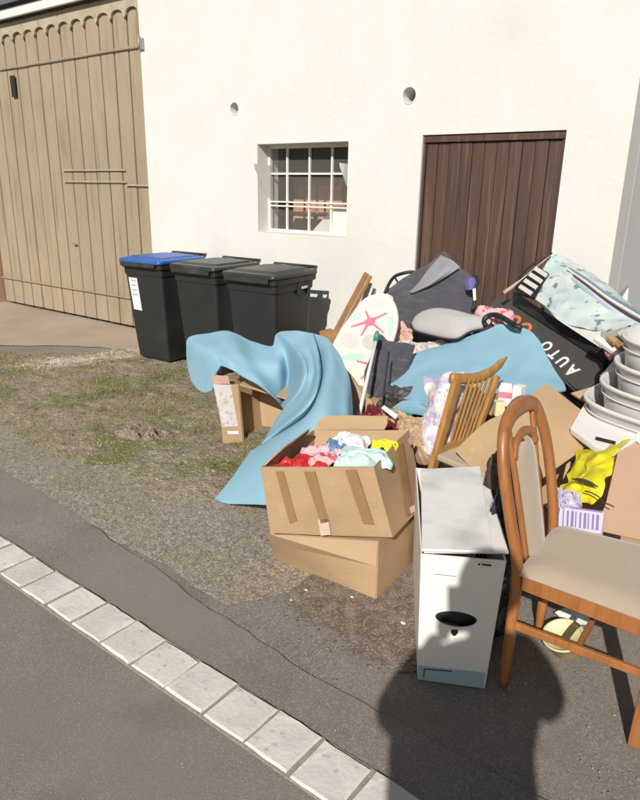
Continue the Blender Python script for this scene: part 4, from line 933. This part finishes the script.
# supports under the mats: cartons and sacks buried in the heap
def buried(name, c, s, rz, mt, label, cat='carton'): return tag(box(name, c, s, mt, rot=R(rz), bevel=.006), label, cat)
buried('buried_carton', (-2.0, 3.35, .2), (.7, .5, .4), 12, M['card2'], 'large carton buried beneath the second blue mat')
buried('buried_carton', (-1.45, 3.45, .22), (.55, .5, .44), -8, M['card2'], 'carton buried between the blue mat and the black crate')
buried('buried_carton', (-2.55, 3.55, .22), (.5, .35, .44), 20, M['card2'], 'carton buried behind the draped mat and ironing board')
tag(blob('sack', (-2.3, 4.25, .35), (.45, .3, .42), M['darkfab'], amp=.15, seed=40, zmin=.0), 'dark sack bulging beneath the folded camping chair fabric', 'sack')

# ------------------------------------------------------------------ black crate with lettering and bedspread
cr = thing('black_crate', (-1.35, 4.0, 0), 'tilted charcoal box with upside-down AUTO lettering beside the door', 'box')
k0, k1, k2 = at(500, 296, 4.12), at(603, 362, 3.55), at(583, 391, 3.40)
kp = Plane(k0, k1, k2)
face = [kp.px(*p) for p in ((478, 314), (497, 297), (514, 300), (604, 362), (600, 376), (584, 391), (574, 391), (520, 345))]
slab('front_face', face, .02, M['charcoal'], cr, bevel=.004)
bk = kp.n*-.30
ed = [kp.px(*p, .012) for p in ((513, 291), (606, 352), (606, 365), (513, 305))]
hexa('rim', [ed[0], ed[1], ed[2], ed[3]]+[q-kp.n*.33 for q in ed], M['black'], cr, bevel=.006)
hexa('body', [kp.px(*p, -.03) for p in ((514, 306), (603, 365), (582, 390), (500, 318))]+[kp.px(*p, -.33) for p in ((514, 306), (603, 365), (582, 390), (500, 318))], M['black'], cr)
hexa('lower_edge', [kp.px(*p, .002) for p in ((563, 378), (574, 389), (590, 390), (586, 397))]+[kp.px(*p, -.2) for p in ((563, 378), (574, 389), (590, 390), (586, 397))], M['black'], cr) 
kx = (kp.px(508, 318)-kp.px(578, 374)).normalized(); ky = kx.cross(kp.n)*-1
if ky.dot(kp.px(560, 380)-kp.px(575, 360)) < 0: ky = -ky
# letters read up-left, their tops towards the lower left
for chx, (px_, py_), mt, sz in (('A', (580, 370), M['letterwhite'], .092), ('U', (571, 361), M['letterwhite'], .090), ('T', (561.5, 353), M['letterwhite'], .088), ('O', (554.5, 346), M['letterwhite'], .088)):
    textmesh(chx, mt, 'letter', cr, kp.px(px_, py_, .0015), kx, ky, sz)
for chx, (px_, py_) in (('O', (534.5, 328)), ('C', (523.5, 320.5)), ('C', (512.5, 314.5))):
    textmesh(chx, M['letterorange'], 'letter', cr, kp.px(px_, py_, .0015), kx, ky, .12)
# marbled bedspread folded over the crate
MB = rows([
 [(533, 297, 3.88), (539, 288, 3.93), (543, 277, 4.00), (547, 265, 4.10), (555, 254, 4.24)],
 [(538, 302, 3.84), (546, 291, 3.88), (554, 279, 3.96), (562, 268, 4.06), (572, 262, 4.18)],
 [(546, 308, 3.78), (556, 295, 3.82), (566, 281, 3.92), (580, 274, 4.00), (594, 276, 4.08)],
 [(552, 312, 3.72), (568, 303, 3.72), (584, 294, 3.78), (600, 289, 3.86), (612, 291, 3.94)],
 [(568, 323, 3.62), (584, 316, 3.60), (600, 308, 3.66), (614, 302, 3.72), (626, 303, 3.80)],
 [(586, 331, 3.52), (600, 326, 3.50), (612, 321, 3.54), (626, 315, 3.60), (638, 316, 3.68)],
 [(604, 333, 3.46), (612, 330, 3.44), (622, 327, 3.46), (634, 322, 3.52), (646, 324, 3.58)]])
tag(surf('bedspread', MB, M['marbled'], nu=70, nv=40, th=.02, wr=.014, wf=6, seed=8), 'pale teal marbled bedspread folded over the black crate', 'bedspread')
FL = ('slate blue', 'pale grey', 'dark grey', 'lilac grey', 'teal grey')
for i in range(5):
    a = i*1.6; b = i*4.2
    tag(tube('fabric_fold', [at(562-a*.3, 264+a, 4.10-i*.02), at(584-a*.3, 278+a*1.6, 3.90-i*.02), at(606-a*.3, 294+b*.75, 3.74-i*.02), at(625, 305+b, 3.64-i*.02), at(645, 317+b*.9, 3.52-i*.02)], [.008, .011, .013, .014, .014], (M['slateblue'], M['letterwhite'], M['charcoal'], M['lilac'], M['tealstrip'])[i], flat=(.9, .6), n=24), FL[i]+' folded textile edge running along the bedspread towards the tubs', 'textile')
# striped ends: dark slots of a hanger rack
sr = thing('slotted_rack', at(520, 290, 4.1), 'white slatted end sticking out left of the marbled bedspread', 'rack')
sp2 = Plane(at(519, 290, 3.90), at(545, 270, 3.98), at(535, 296, 3.84))
slab('backing', [sp2.px(*p, -.006) for p in ((515, 292), (520, 280), (536, 266), (548, 272), (534, 297))], .02, M['black'], sr)
for k in range(4):
    x, y = 520+k*5.0, 288-k*6.0
    slab('slat', [sp2.px(x-1.6, y, .006), sp2.px(x+1.2, y-3.2, .006), sp2.px(x+13, y+4.2, .006), sp2.px(x+10, y+7.6, .006)], .01, M['lightgrey'], sr)
tag(tube('twine', [at(504, 293, 3.92), at(512, 287, 3.94), at(522, 279, 3.97), at(535, 268, 4.02), at(551, 255, 4.1)], [.015, .011, .004, .003, .003], M['twine'], sides=8), 'pale wooden spoon handle poking out at the crate corner', 'handle')
tag(tube('wire_loop', [at(516, 290, 4.0), at(519, 279, 4.06), at(527, 269, 4.12), at(540, 260, 4.18), at(552, 253, 4.22)], .007, M['black'], n=16), 'thin black wire arching over the slatted rack end', 'wire')
# small stuff right end of the crate
for i, (a, b, c, d, mt, lb) in enumerate((
  ((594, 338), (598, 334), (621, 350), (617, 354), M['letterwhite'], 'white strip on the crate end beneath the bedspread'),
  ((606, 336), (610, 333), (618, 339), (614, 342), M['card2'], 'tan block on the crate end beneath the bedspread'),
  ((611, 340), (616, 335), (624, 342), (619, 348), M['rustwood'], 'rust brown block beside the tan block on the crate end'),
  ((604, 351), (612, 347), (617, 353), (609, 358), M['rose'], 'pink packet under the white strip on the crate end'),
  ((617, 333), (624, 328), (632, 335), (625, 340), M['lightgrey'], 'grey packet at the far right of the crate end'))):
    tag(slab('packet', [at(*a, 3.40), at(*b, 3.44), at(*c, 3.38), at(*d, 3.34)], .022, mt, bevel=.003), lb, 'packet')
slab('end_panel', [kp.px(*p, -.02) for p in ((600, 345), (612, 334), (632, 332), (640, 352), (618, 372), (600, 374))], .10, M['black'], cr, bevel=.006)
tag(surf('clear_bag', rows([[(600, 375, 3.34), (610, 364, 3.36), (622, 352, 3.38)], [(604, 381, 3.30), (614, 369, 3.30), (626, 357, 3.32)], [(606, 386, 3.26), (616, 376, 3.26), (627, 366, 3.28)]]), M['film'], nu=20, nv=14, th=.006, wr=.012, wf=9), 'clear crumpled bag edge between crate and white tubs', 'bag')
tag(slab('pennant', [at(617, 295, 3.95), at(628, 285, 3.95), at(619, 301, 3.92)], .012, M['greyfab']), 'grey triangular flap sticking up behind the bedspread', 'flap')
tag(slab('pennant', [at(628.5, 285, 3.96), at(627, 303, 3.92), at(619.5, 300, 3.93)], .012, M['whitecard2']), 'white triangular flap beside the grey one behind the bedspread', 'flap')

# ------------------------------------------------------------------ stack of white tubs
def tub(cx, cy, z, w_, d_, h_, rz, label):
    n_ = 40; r = thing('plastic_tub', (0, 0, 0), label, 'plastic tub', 'white plastic tubs stacked at the right edge')
    def ringp(w1, d1, zz, ex=3.2):
        o = []
        for k in range(n_):
            a = 2*PI*k/n_; c, s = math.cos(a), math.sin(a)
            o.append(V((math.copysign(abs(c)**(2/ex), c)*w1/2, math.copysign(abs(s)**(2/ex), s)*d1/2, zz)))
        return o
    prof = [(.86, 0), (.90, .01), (.95, h_*.55), (.97, h_-.02), (1.03, h_-.018), (1.035, h_-.004), (1.02, h_), (.975, h_-.003), (.94, h_*.55), (.88, .02)]
    vs = []; [vs.extend(ringp(w_*s, d_*s, zz)) for s, zz in prof]
    fs = [(j*n_+k, j*n_+(k+1) % n_, (j+1)*n_+(k+1) % n_, (j+1)*n_+k) for j in range(len(prof)-1) for k in range(n_)]+[tuple(range(n_))[::-1], tuple((len(prof)-1)*n_+k for k in range(n_))]
    mk('shell', vs, fs, M['tub'], r, smooth=True)
    vs = []; 
    for s, zz in ((.992, h_*.62), (.985, h_*.66), (.96, h_*.64), (.96, h_*.60)): vs.extend(ringp(w_*s, d_*s, zz))
    fs = [(j*n_+k, j*n_+(k+1) % n_, ((j+1) % 4)*n_+(k+1) % n_, ((j+1) % 4)*n_+k) for j in range(4) for k in range(n_)]
    mk('rib', vs, fs, M['tub'], r, smooth=True)
    r.location = (cx, cy, z); r.rotation_euler = (R(3), R(4), R(rz)); return r
def corner(px, py, z): return gnd(px, py, z)
for i, (px_, py_, w_, lb) in enumerate(((597, 393, .66, 'bottom white plastic tub of the stack at the right edge'), (613, 377, .62, 'second white plastic tub up in the stack at the right edge'), (627, 358, .60, 'third white plastic tub up in the stack at the right edge'), (634, 333, .58, 'topmost white plastic tub of the stack at the right edge'))):
    p = at(px_, py_, 3.06+.02*i); c_ = p+V((.93, -.16, 0))*(w_/2)
    tub(c_.x, c_.y+.02, p.z-.14, w_, .50, .15, -12, lb)
buried('buried_carton', (-.50, 3.15, .17), (.75, .42, .34), -10, M['card2'], 'flat carton under the white plastic tubs')
sb_ = Plane(at(587, 402, 2.98), at(640, 420, 2.92), at(600, 446, 2.68))
tag(slab('styrofoam_board', [sb_.px(*p) for p in ((585, 402), (655, 424), (665, 470), (596, 447), (570, 428))], .03, M['styro'], bevel=.004), 'flat white foam board in front of the plastic tubs', 'foam board')
tag(slab('dark_slot', [sb_.px(x, y, .003) for x, y in ((596, 437), (616, 442), (615, 445), (595, 440))], .003, M['dark']), 'dark strip lying on the white foam board by the yellow bag', 'strip')

# ------------------------------------------------------------------ opened cardboard between the chairs
CB = rows([
 [(546, 384, 2.98), (564, 398, 2.95), (584, 413, 2.92), (603, 428, 2.90)],
 [(525, 398, 2.86), (546, 414, 2.82), (567, 432, 2.78), (584, 448, 2.76)],
 [(505, 412, 2.76), (522, 430, 2.70), (540, 448, 2.66), (558, 466, 2.62)],
 [(482, 424, 2.68), (498, 444, 2.62), (514, 464, 2.56), (530, 486, 2.50)],
 [(455, 452, 2.58), (472, 468, 2.54), (488, 482, 2.48), (505, 505, 2.40)]])
tag(surf('cardboard_sheet', CB, M['card'], nu=30, nv=20, th=.008, wr=.010, wf=3, seed=9), 'large opened cardboard sheet leaning between the two chairs', 'cardboard')
tag(slab('cardboard_sheet', [at(558, 394, 2.925), at(560, 393, 2.925), at(600, 430, 2.89), at(560, 466, 2.615), at(545, 430, 2.74)], .004, M['card']), 'folded cardboard flap on the opened sheet, behind the padded chair', 'cardboard') if False else None
tag(slab('cardboard_piece', [at(571, 393, 3.05), at(598, 385, 3.12), at(600, 395, 3.08), at(588, 404, 3.02), at(584, 401, 3.02)], .01, M['card2']), 'small tan cardboard scrap between crate and tubs', 'cardboard')
# pink and white drink cartons
for i, (x, y, Y_, mt, rz, lb) in enumerate(((505, 396, 2.96, M['paper'], 20, 'small white and pink drink carton behind the opened cardboard'), (519, 394, 3.02, M['white'], -10, 'plain white drink carton right of the pink striped one'), (499, 408, 2.88, M['cream'], 35, 'pale packet in front of the pink striped drink carton'))):
    r = thing('drink_carton', at(x, y+8, Y_), lb, 'drink carton')
    c = at(x, y, Y_); bx = box('carton_body', c, (.065-.02*(i > 0), .05, .09-.02*(i > 1)), mt, r, rot=R(rz), bevel=.003)
    if i == 0:
        M_ = Matrix.Rotation(R(rz), 3, 'Z'); box('pink_band', c+M_ @ V((0, -.026, .012)), (.062, .002, .03), M['pink'], bx, rot=R(rz))
        box('gable', c+V((0, 0, .055)), (.05, .012, .02), mt, bx, rot=R(rz))
# carton with yellow bag
yc = thing('open_carton', gnd(620, 530)+V((0, .1, 0)), 'open pinkish brown carton at the right edge holding the yellow bag', 'carton')
slab('panel', [at(618, 452, 2.55), at(652, 432, 2.62), at(662, 545, 2.38), at(596, 530, 2.36), at(606, 503, 2.42)], .006, M['cardpink'], yc)
slab('panel', [at(575, 430, 2.92), at(630, 446, 2.90), at(625, 500, 2.75), at(560, 490, 2.70)], .006, M['card2'], yc)
slab('rim_strip', [at(613, 456, 2.56), at(638, 433, 2.60), at(641, 434, 2.60), at(645, 446, 2.58), at(640, 444, 2.575), at(636, 441, 2.575)], .004, M['white'], yc)
slab('inner_panel', [at(620, 446, 2.66), at(636, 438, 2.70), at(634, 460, 2.6), at(618, 480, 2.55)], .006, M['card2'], yc)
YB = rows([
 [(577, 452, 2.72), (590, 447, 2.74), (604, 443, 2.76), (618, 442, 2.76), (632, 439, 2.74)],
 [(569, 464, 2.64), (584, 461, 2.60), (600, 458, 2.60), (612, 455, 2.62), (621, 453, 2.64)],
 [(567, 478, 2.55), (580, 477, 2.50), (594, 476, 2.48), (606, 474, 2.50), (616, 470, 2.54)],
 [(560, 485, 2.50), (576, 487, 2.46), (592, 488, 2.43), (604, 488, 2.44), (611, 486, 2.46)],
 [(560, 500, 2.44), (572, 502, 2.42), (584, 503, 2.40), (595, 504, 2.40), (604, 498, 2.42)]])
tag(surf('yellow_bag', YB, M['yellow'], nu=80, nv=60, th=.003, wr=.030, wf=10, seed=6), 'bright yellow crumpled plastic bag hanging from the right carton', 'bag')
tube('slit', [at(572, 479, 2.425), at(581, 480, 2.415), at(590, 483, 2.405), at(598, 487, 2.40)], [.002, .007, .007, .002], M['groove'], [o for o in bpy.data.objects if o.name.startswith('yellow_bag')][0], n=12)
tag(tube('string', [at(585, 491, 2.38), at(592, 493, 2.37), at(600, 498, 2.36), at(603, 503, 2.355), at(608, 504, 2.35), at(614, 507, 2.35)], .0025, M['groove'], n=16), 'thin dark string hanging below the yellow bag', 'string')
# striped purple packet and lace
pk = thing('striped_packet', at(578, 530, 2.34), 'lilac packet with vertical dark stripes behind the padded seat', 'packet')
pp = Plane(at(560, 506, 2.36), at(600, 511, 2.36), at(598, 533, 2.30))
slab('body', [pp.px(*p) for p in ((560, 505), (604, 511), (601, 534), (556, 528))], .03, M['lilac'], pk, bevel=.003)
slab('top_band', [pp.px(*p, .0012) for p in ((561, 505.5), (603, 511.3), (603, 513), (560.6, 507))], .001, M['barcode'], pk)
for k in range(9):
    x = 563+k*4.2; slab('stripe', [pp.px(x, 510+k*.6, .0012), pp.px(x+(1.2+(k % 3)*.7), 510.2+k*.6, .0012), pp.px(x-.8+(1.2+(k % 3)*.7), 526+k*.55, .0012), pp.px(x-.8, 525.8+k*.55, .0012)], .001, M['barcode'], pk)
tag(crumple('lace_cloth', at(565, 502, 2.40), .055, .045, M['lilac'], h=.03, amp=.03, fr=14, seed=60, tilt=Matrix.Rotation(R(45), 3, 'X')), 'frilly white lilac cloth above the striped packet', 'cloth')
# patterned dark cloth between white carton and chair
tag(crumple('patterned_cloth', at(497, 545, 2.13), .075, .30, M['navy'], h=.06, amp=.05, fr=10, seed=61, tilt=Matrix.Rotation(R(8), 3, 'Y') @ Matrix.Rotation(R(78), 3, 'X')), 'navy and white patterned cloth squeezed beside the white carton', 'cloth')
tag(blob('dark_shoe_bag', at(499, 475, 2.34), (.05, .06, .10), M['brownbag'], amp=.3, seed=62), 'dark brown rounded bag behind the near chair post', 'bag')
tag(blob('black_rag', (-.72, 2.10, .10), (.10, .12, .12), M['black'], amp=.3, seed=63, zmin=0), 'black rag on the ground behind the padded chair leg', 'rag')
# rubbish behind the clothes carton
for i, (x, y, Y_, rad, mt, lb, cat) in enumerate((
  (377, 416, 2.86, (.07, .05, .05), M['maroon'], 'dark red crumpled wrapper behind the clothes carton', 'wrapper'),
  (371, 434, 2.66, (.07, .05, .04), M['floral'], 'brown floral bundle at the back rim of the clothes carton', 'bundle'),
  (389, 429, 2.70, (.08, .05, .06), M['maroon'], 'glossy red and pink foil bag at the rear corner of the carton', 'bag'),
  (403, 426, 2.84, (.10, .07, .05), M['card2'], 'olive tan cloth right of the red foil bag', 'cloth'),
  (392, 418, 2.92, (.08, .05, .03), M['green'], 'small dark green scrap behind the foil bags', 'scrap'),
  (366, 420, 2.86, (.03, .03, .05), M['black'], 'black gloved bundle beside the white stick', 'bundle'),
  (412, 440, 2.70, (.10, .08, .10), M['card2'], 'brown paper bundle between clothes carton and plastic bag', 'bundle'))):
    tag(crumple('rubbish_'+cat, at(x, y+3, Y_), rad[0]*1.15, rad[1]*1.25, mt, h=rad[2]*1.1, amp=.032, fr=11, seed=70+i, tilt=Matrix.Rotation(R(35), 3, 'X')), lb, cat)
tag(slab('magazine', [at(381, 408, 2.78), at(384, 405, 2.79), at(398, 415, 2.78), at(395, 419, 2.76)], .012, M['letterwhite'], bevel=.002), 'narrow white box lying on the dark red wrapper', 'box')

# cream tub and white tray on the ground under the chair
cb = thing('cream_bowl', gnd(563, 646), 'round cream plastic bowl on the ground under the padded chair', 'bowl')
n_ = 32; cN = gnd(563, 636, .062); tl = Matrix.Rotation(R(20), 3, 'X') @ Matrix.Rotation(R(-12), 3, 'Y'); vs = []
prof = [(.050, -.055), (.062, -.05), (.070, 0), (.076, .002), (.076, .008), (.070, .008), (.066, .002), (.060, -.010), (.0, -.010)]
for r_, z in prof[:-1]:
    for k in range(n_): a = 2*PI*k/n_; vs.append(cN+tl @ V((r_*math.cos(a), r_*math.sin(a), z)))
fs = [(j*n_+k, j*n_+(k+1) % n_, (j+1)*n_+(k+1) % n_, (j+1)*n_+k) for j in range(len(prof)-2) for k in range(n_)]+[tuple(range(n_))[::-1], tuple((len(prof)-2)*n_+k for k in range(n_))]
mk('shell', vs, fs, M['cream'], cb, smooth=True)
tag(slab('white_sheet', [gnd(555, 612, .03), gnd(575, 603, .05), gnd(600, 612, .02), gnd(588, 624, .01), gnd(568, 624, .012)], .006, M['white']), 'white plastic sheet on the ground behind the cream bowl', 'plastic sheet')
for i, (x, y, s_) in enumerate(((306, 590, .008), (352, 597, .007), (403, 623, .012), (291, 600, .005))):
    tag(blob('paper_scrap', gnd(x, y, .003), (s_, s_*.6, .003), M['white'], amp=.4, seed=90+i, sub=2), ('tiny white scrap left of the lower carton on the asphalt', 'tiny white scrap in front of the lower carton corner', 'small white twig on the leaf litter by the white carton', 'second tiny white scrap further left of the lower carton')[i], 'scrap')

# ------------------------------------------------------------------ the person taking the photograph (only the shadow is in view)
def spt(r_, u_, t_):       # point right r_, up u_ (square to the sunbeam) and t_ back towards the sun from the lens
    rr = V((math.cos(AZ), math.sin(AZ), 0)); d_ = -TOSUN; uu = rr.cross(d_)
    return EYE+rr*r_+uu*u_-d_*t_
pe = thing('person', (.25, -.25, 0), 'person in a dark jacket and jeans holding up a phone to photograph the heap', 'person')
def skinmesh(name, pts, edges, rad, mt, root=0, sub=2):
    me = bpy.data.meshes.new(name); me.from_pydata([Vector(p)-OFF[pe.name] for p in pts], edges, []); o = bpy.data.objects.new(name, me); COL.objects.link(o)
    o.parent = pe; OFF[o.name] = OFF[pe.name].copy()
    sk = o.modifiers.new('skin', 'SKIN'); sk.use_smooth_shade = True
    for i, v in enumerate(me.skin_vertices[0].data):
        v.radius = (rad[i][0], rad[i][1]) if isinstance(rad[i], tuple) else (rad[i], rad[i]); v.use_root = (i == root)
    s_ = o.modifiers.new('sub', 'SUBSURF'); s_.levels = sub; s_.render_levels = sub
    me.materials.append(mt); return o
hd = spt(.075, .02, .24)
nk = spt(.085, -.12, .27); chs = spt(.055, -.41, .34); bel = chs+V((-.01, .03, -.22)); pel = bel+V((0, 0, -.22))
shL, shR = spt(-.14, -.32, .34), spt(.245, -.20, .34)
elL, elR = spt(-.185, -.43, .20), spt(.31, -.32, .16)
haL, haR = spt(-.075, -.155, .03), spt(.065, -.125, .03)
hipL, hipR = pel+V((-.09, -.03, -.04)), pel+V((.09, .03, -.04)); knL, knR = V((hipL.x-.02, hipL.y, .50)), V((hipR.x+.02, hipR.y, .50)); anL, anR = V((knL.x-.02, knL.y-.03, .09)), V((knR.x+.02, knR.y-.03, .09)); toL, toR = anL+V((-.05, .17, -.055)), anR+V((-.05, .17, -.055))
pts = [pel, bel, chs, nk, hd+V((0, -.02, -.06)), shL, elL, haL, shR, elR, haR, hipL, knL, anL, toL, hipR, knR, anR, toR]
edg = [(0, 1), (1, 2), (2, 3), (3, 4), (2, 5), (5, 6), (6, 7), (2, 8), (8, 9), (9, 10), (0, 11), (11, 12), (12, 13), (13, 14), (0, 15), (15, 16), (16, 17), (17, 18)]
rad = [.13, .125, .14, .055, .06, .065, .042, .028, .065, .042, .028, .085, .055, .04, .035, .085, .055, .04, .035]
skinmesh('body', pts, edg, rad, M['skin'])
skinmesh('jacket', [pel+V((0, 0, .02)), bel, chs, nk+V((0, -.01, -.05)), shL, elL, elL.lerp(haL, .8), shR, elR, elR.lerp(haR, .8)], [(0, 1), (1, 2), (2, 3), (2, 4), (4, 5), (5, 6), (2, 7), (7, 8), (8, 9)], [.215, .215, .215, .075, .095, .072, .055, .10, .07, .05], M['jacket'])
skinmesh('trousers', [pel, hipL, knL, anL+V((0, 0, .03)), hipR, knR, anR+V((0, 0, .03))], [(0, 1), (1, 2), (2, 3), (0, 4), (4, 5), (5, 6)], [.14, .10, .07, .055, .10, .07, .055], M['jeans'])
hf = V((-.558, .772, -.1)).normalized()
hrot = Matrix((hf.cross(V((0, 0, 1))).normalized(), hf, V((0, 0, 1)))).transposed()
he = blob('head', hd, (.082, .10, .122), M['skin'], pe, rot=hrot, amp=0, sub=4)
blob('nose', hd+hf*.10+V((0, 0, -.01)), (.014, .02, .025), M['skin'], he, rot=hrot, amp=0, sub=2)
for s in (-1, 1):
    sv = hrot.col[0]*s
    blob('ear', hd+sv*.08, (.012, .02, .032), M['skin'], he, rot=hrot, amp=0, sub=2)
    blob('eye', hd+sv*.032+hf*.086+V((0, 0, .012)), (.012, .008, .008), M['white'], he, rot=hrot, amp=0, sub=2)
blob('mouth', hd+hf*.092+V((0, 0, -.055)), (.025, .006, .006), M['rose'], he, rot=hrot, amp=0, sub=2)
blob('hair', hd-hf*.018+V((0, 0, .03)), (.100, .115, .118), M['hair'], he, rot=hrot, amp=.1, sub=4)
# phone just behind the lens position, portrait
px_r = RW @ V((1, 0, 0)); px_u = RW @ V((0, -1, 0)); px_f = RW @ V((0, 0, 1))
ph = thing('phone', EYE-px_f*.02-px_u*.1, 'black mobile phone held upright by the person', 'phone')
pc = EYE-px_f*.018-px_u*.055-px_r*.026
PM = Matrix((px_r, px_f, px_u)).transposed()
box('case', pc, (.075, .009, .155), M['black'], ph, rot=PM, bevel=.003)
box('screen', pc-px_f*.0052, (.068, .001, .145), M['slate'], ph, rot=PM)
for wr_, s in ((haL, -1), (haR, 1)):
    base = pc+px_r*(s*.048)-px_u*.05-px_f*.012
    blob('hand', wr_.lerp(base, .72), (.022, .030, .046), M['skin'], pe, rot=PM, amp=.05, sub=3)
    for k in range(4):
        q = base+px_u*(.022-.019*k)
        tube('finger', [q-px_f*.02, q+px_f*.014, q+px_f*.020-px_r*(s*.012)], [.0095, .009, .0075], M['skin'], pe, sides=8, n=6)
    tube('thumb', [base-px_f*.022-px_u*.02, base-px_f*.018+px_u*.02-px_r*(s*.012), base-px_f*.014+px_u*.045-px_r*(s*.02)], [.012, .010, .008], M['skin'], pe, sides=8, n=6)

# ------------------------------------------------------------------ render
S.render.engine = 'CYCLES'
S.cycles.max_bounces = 6
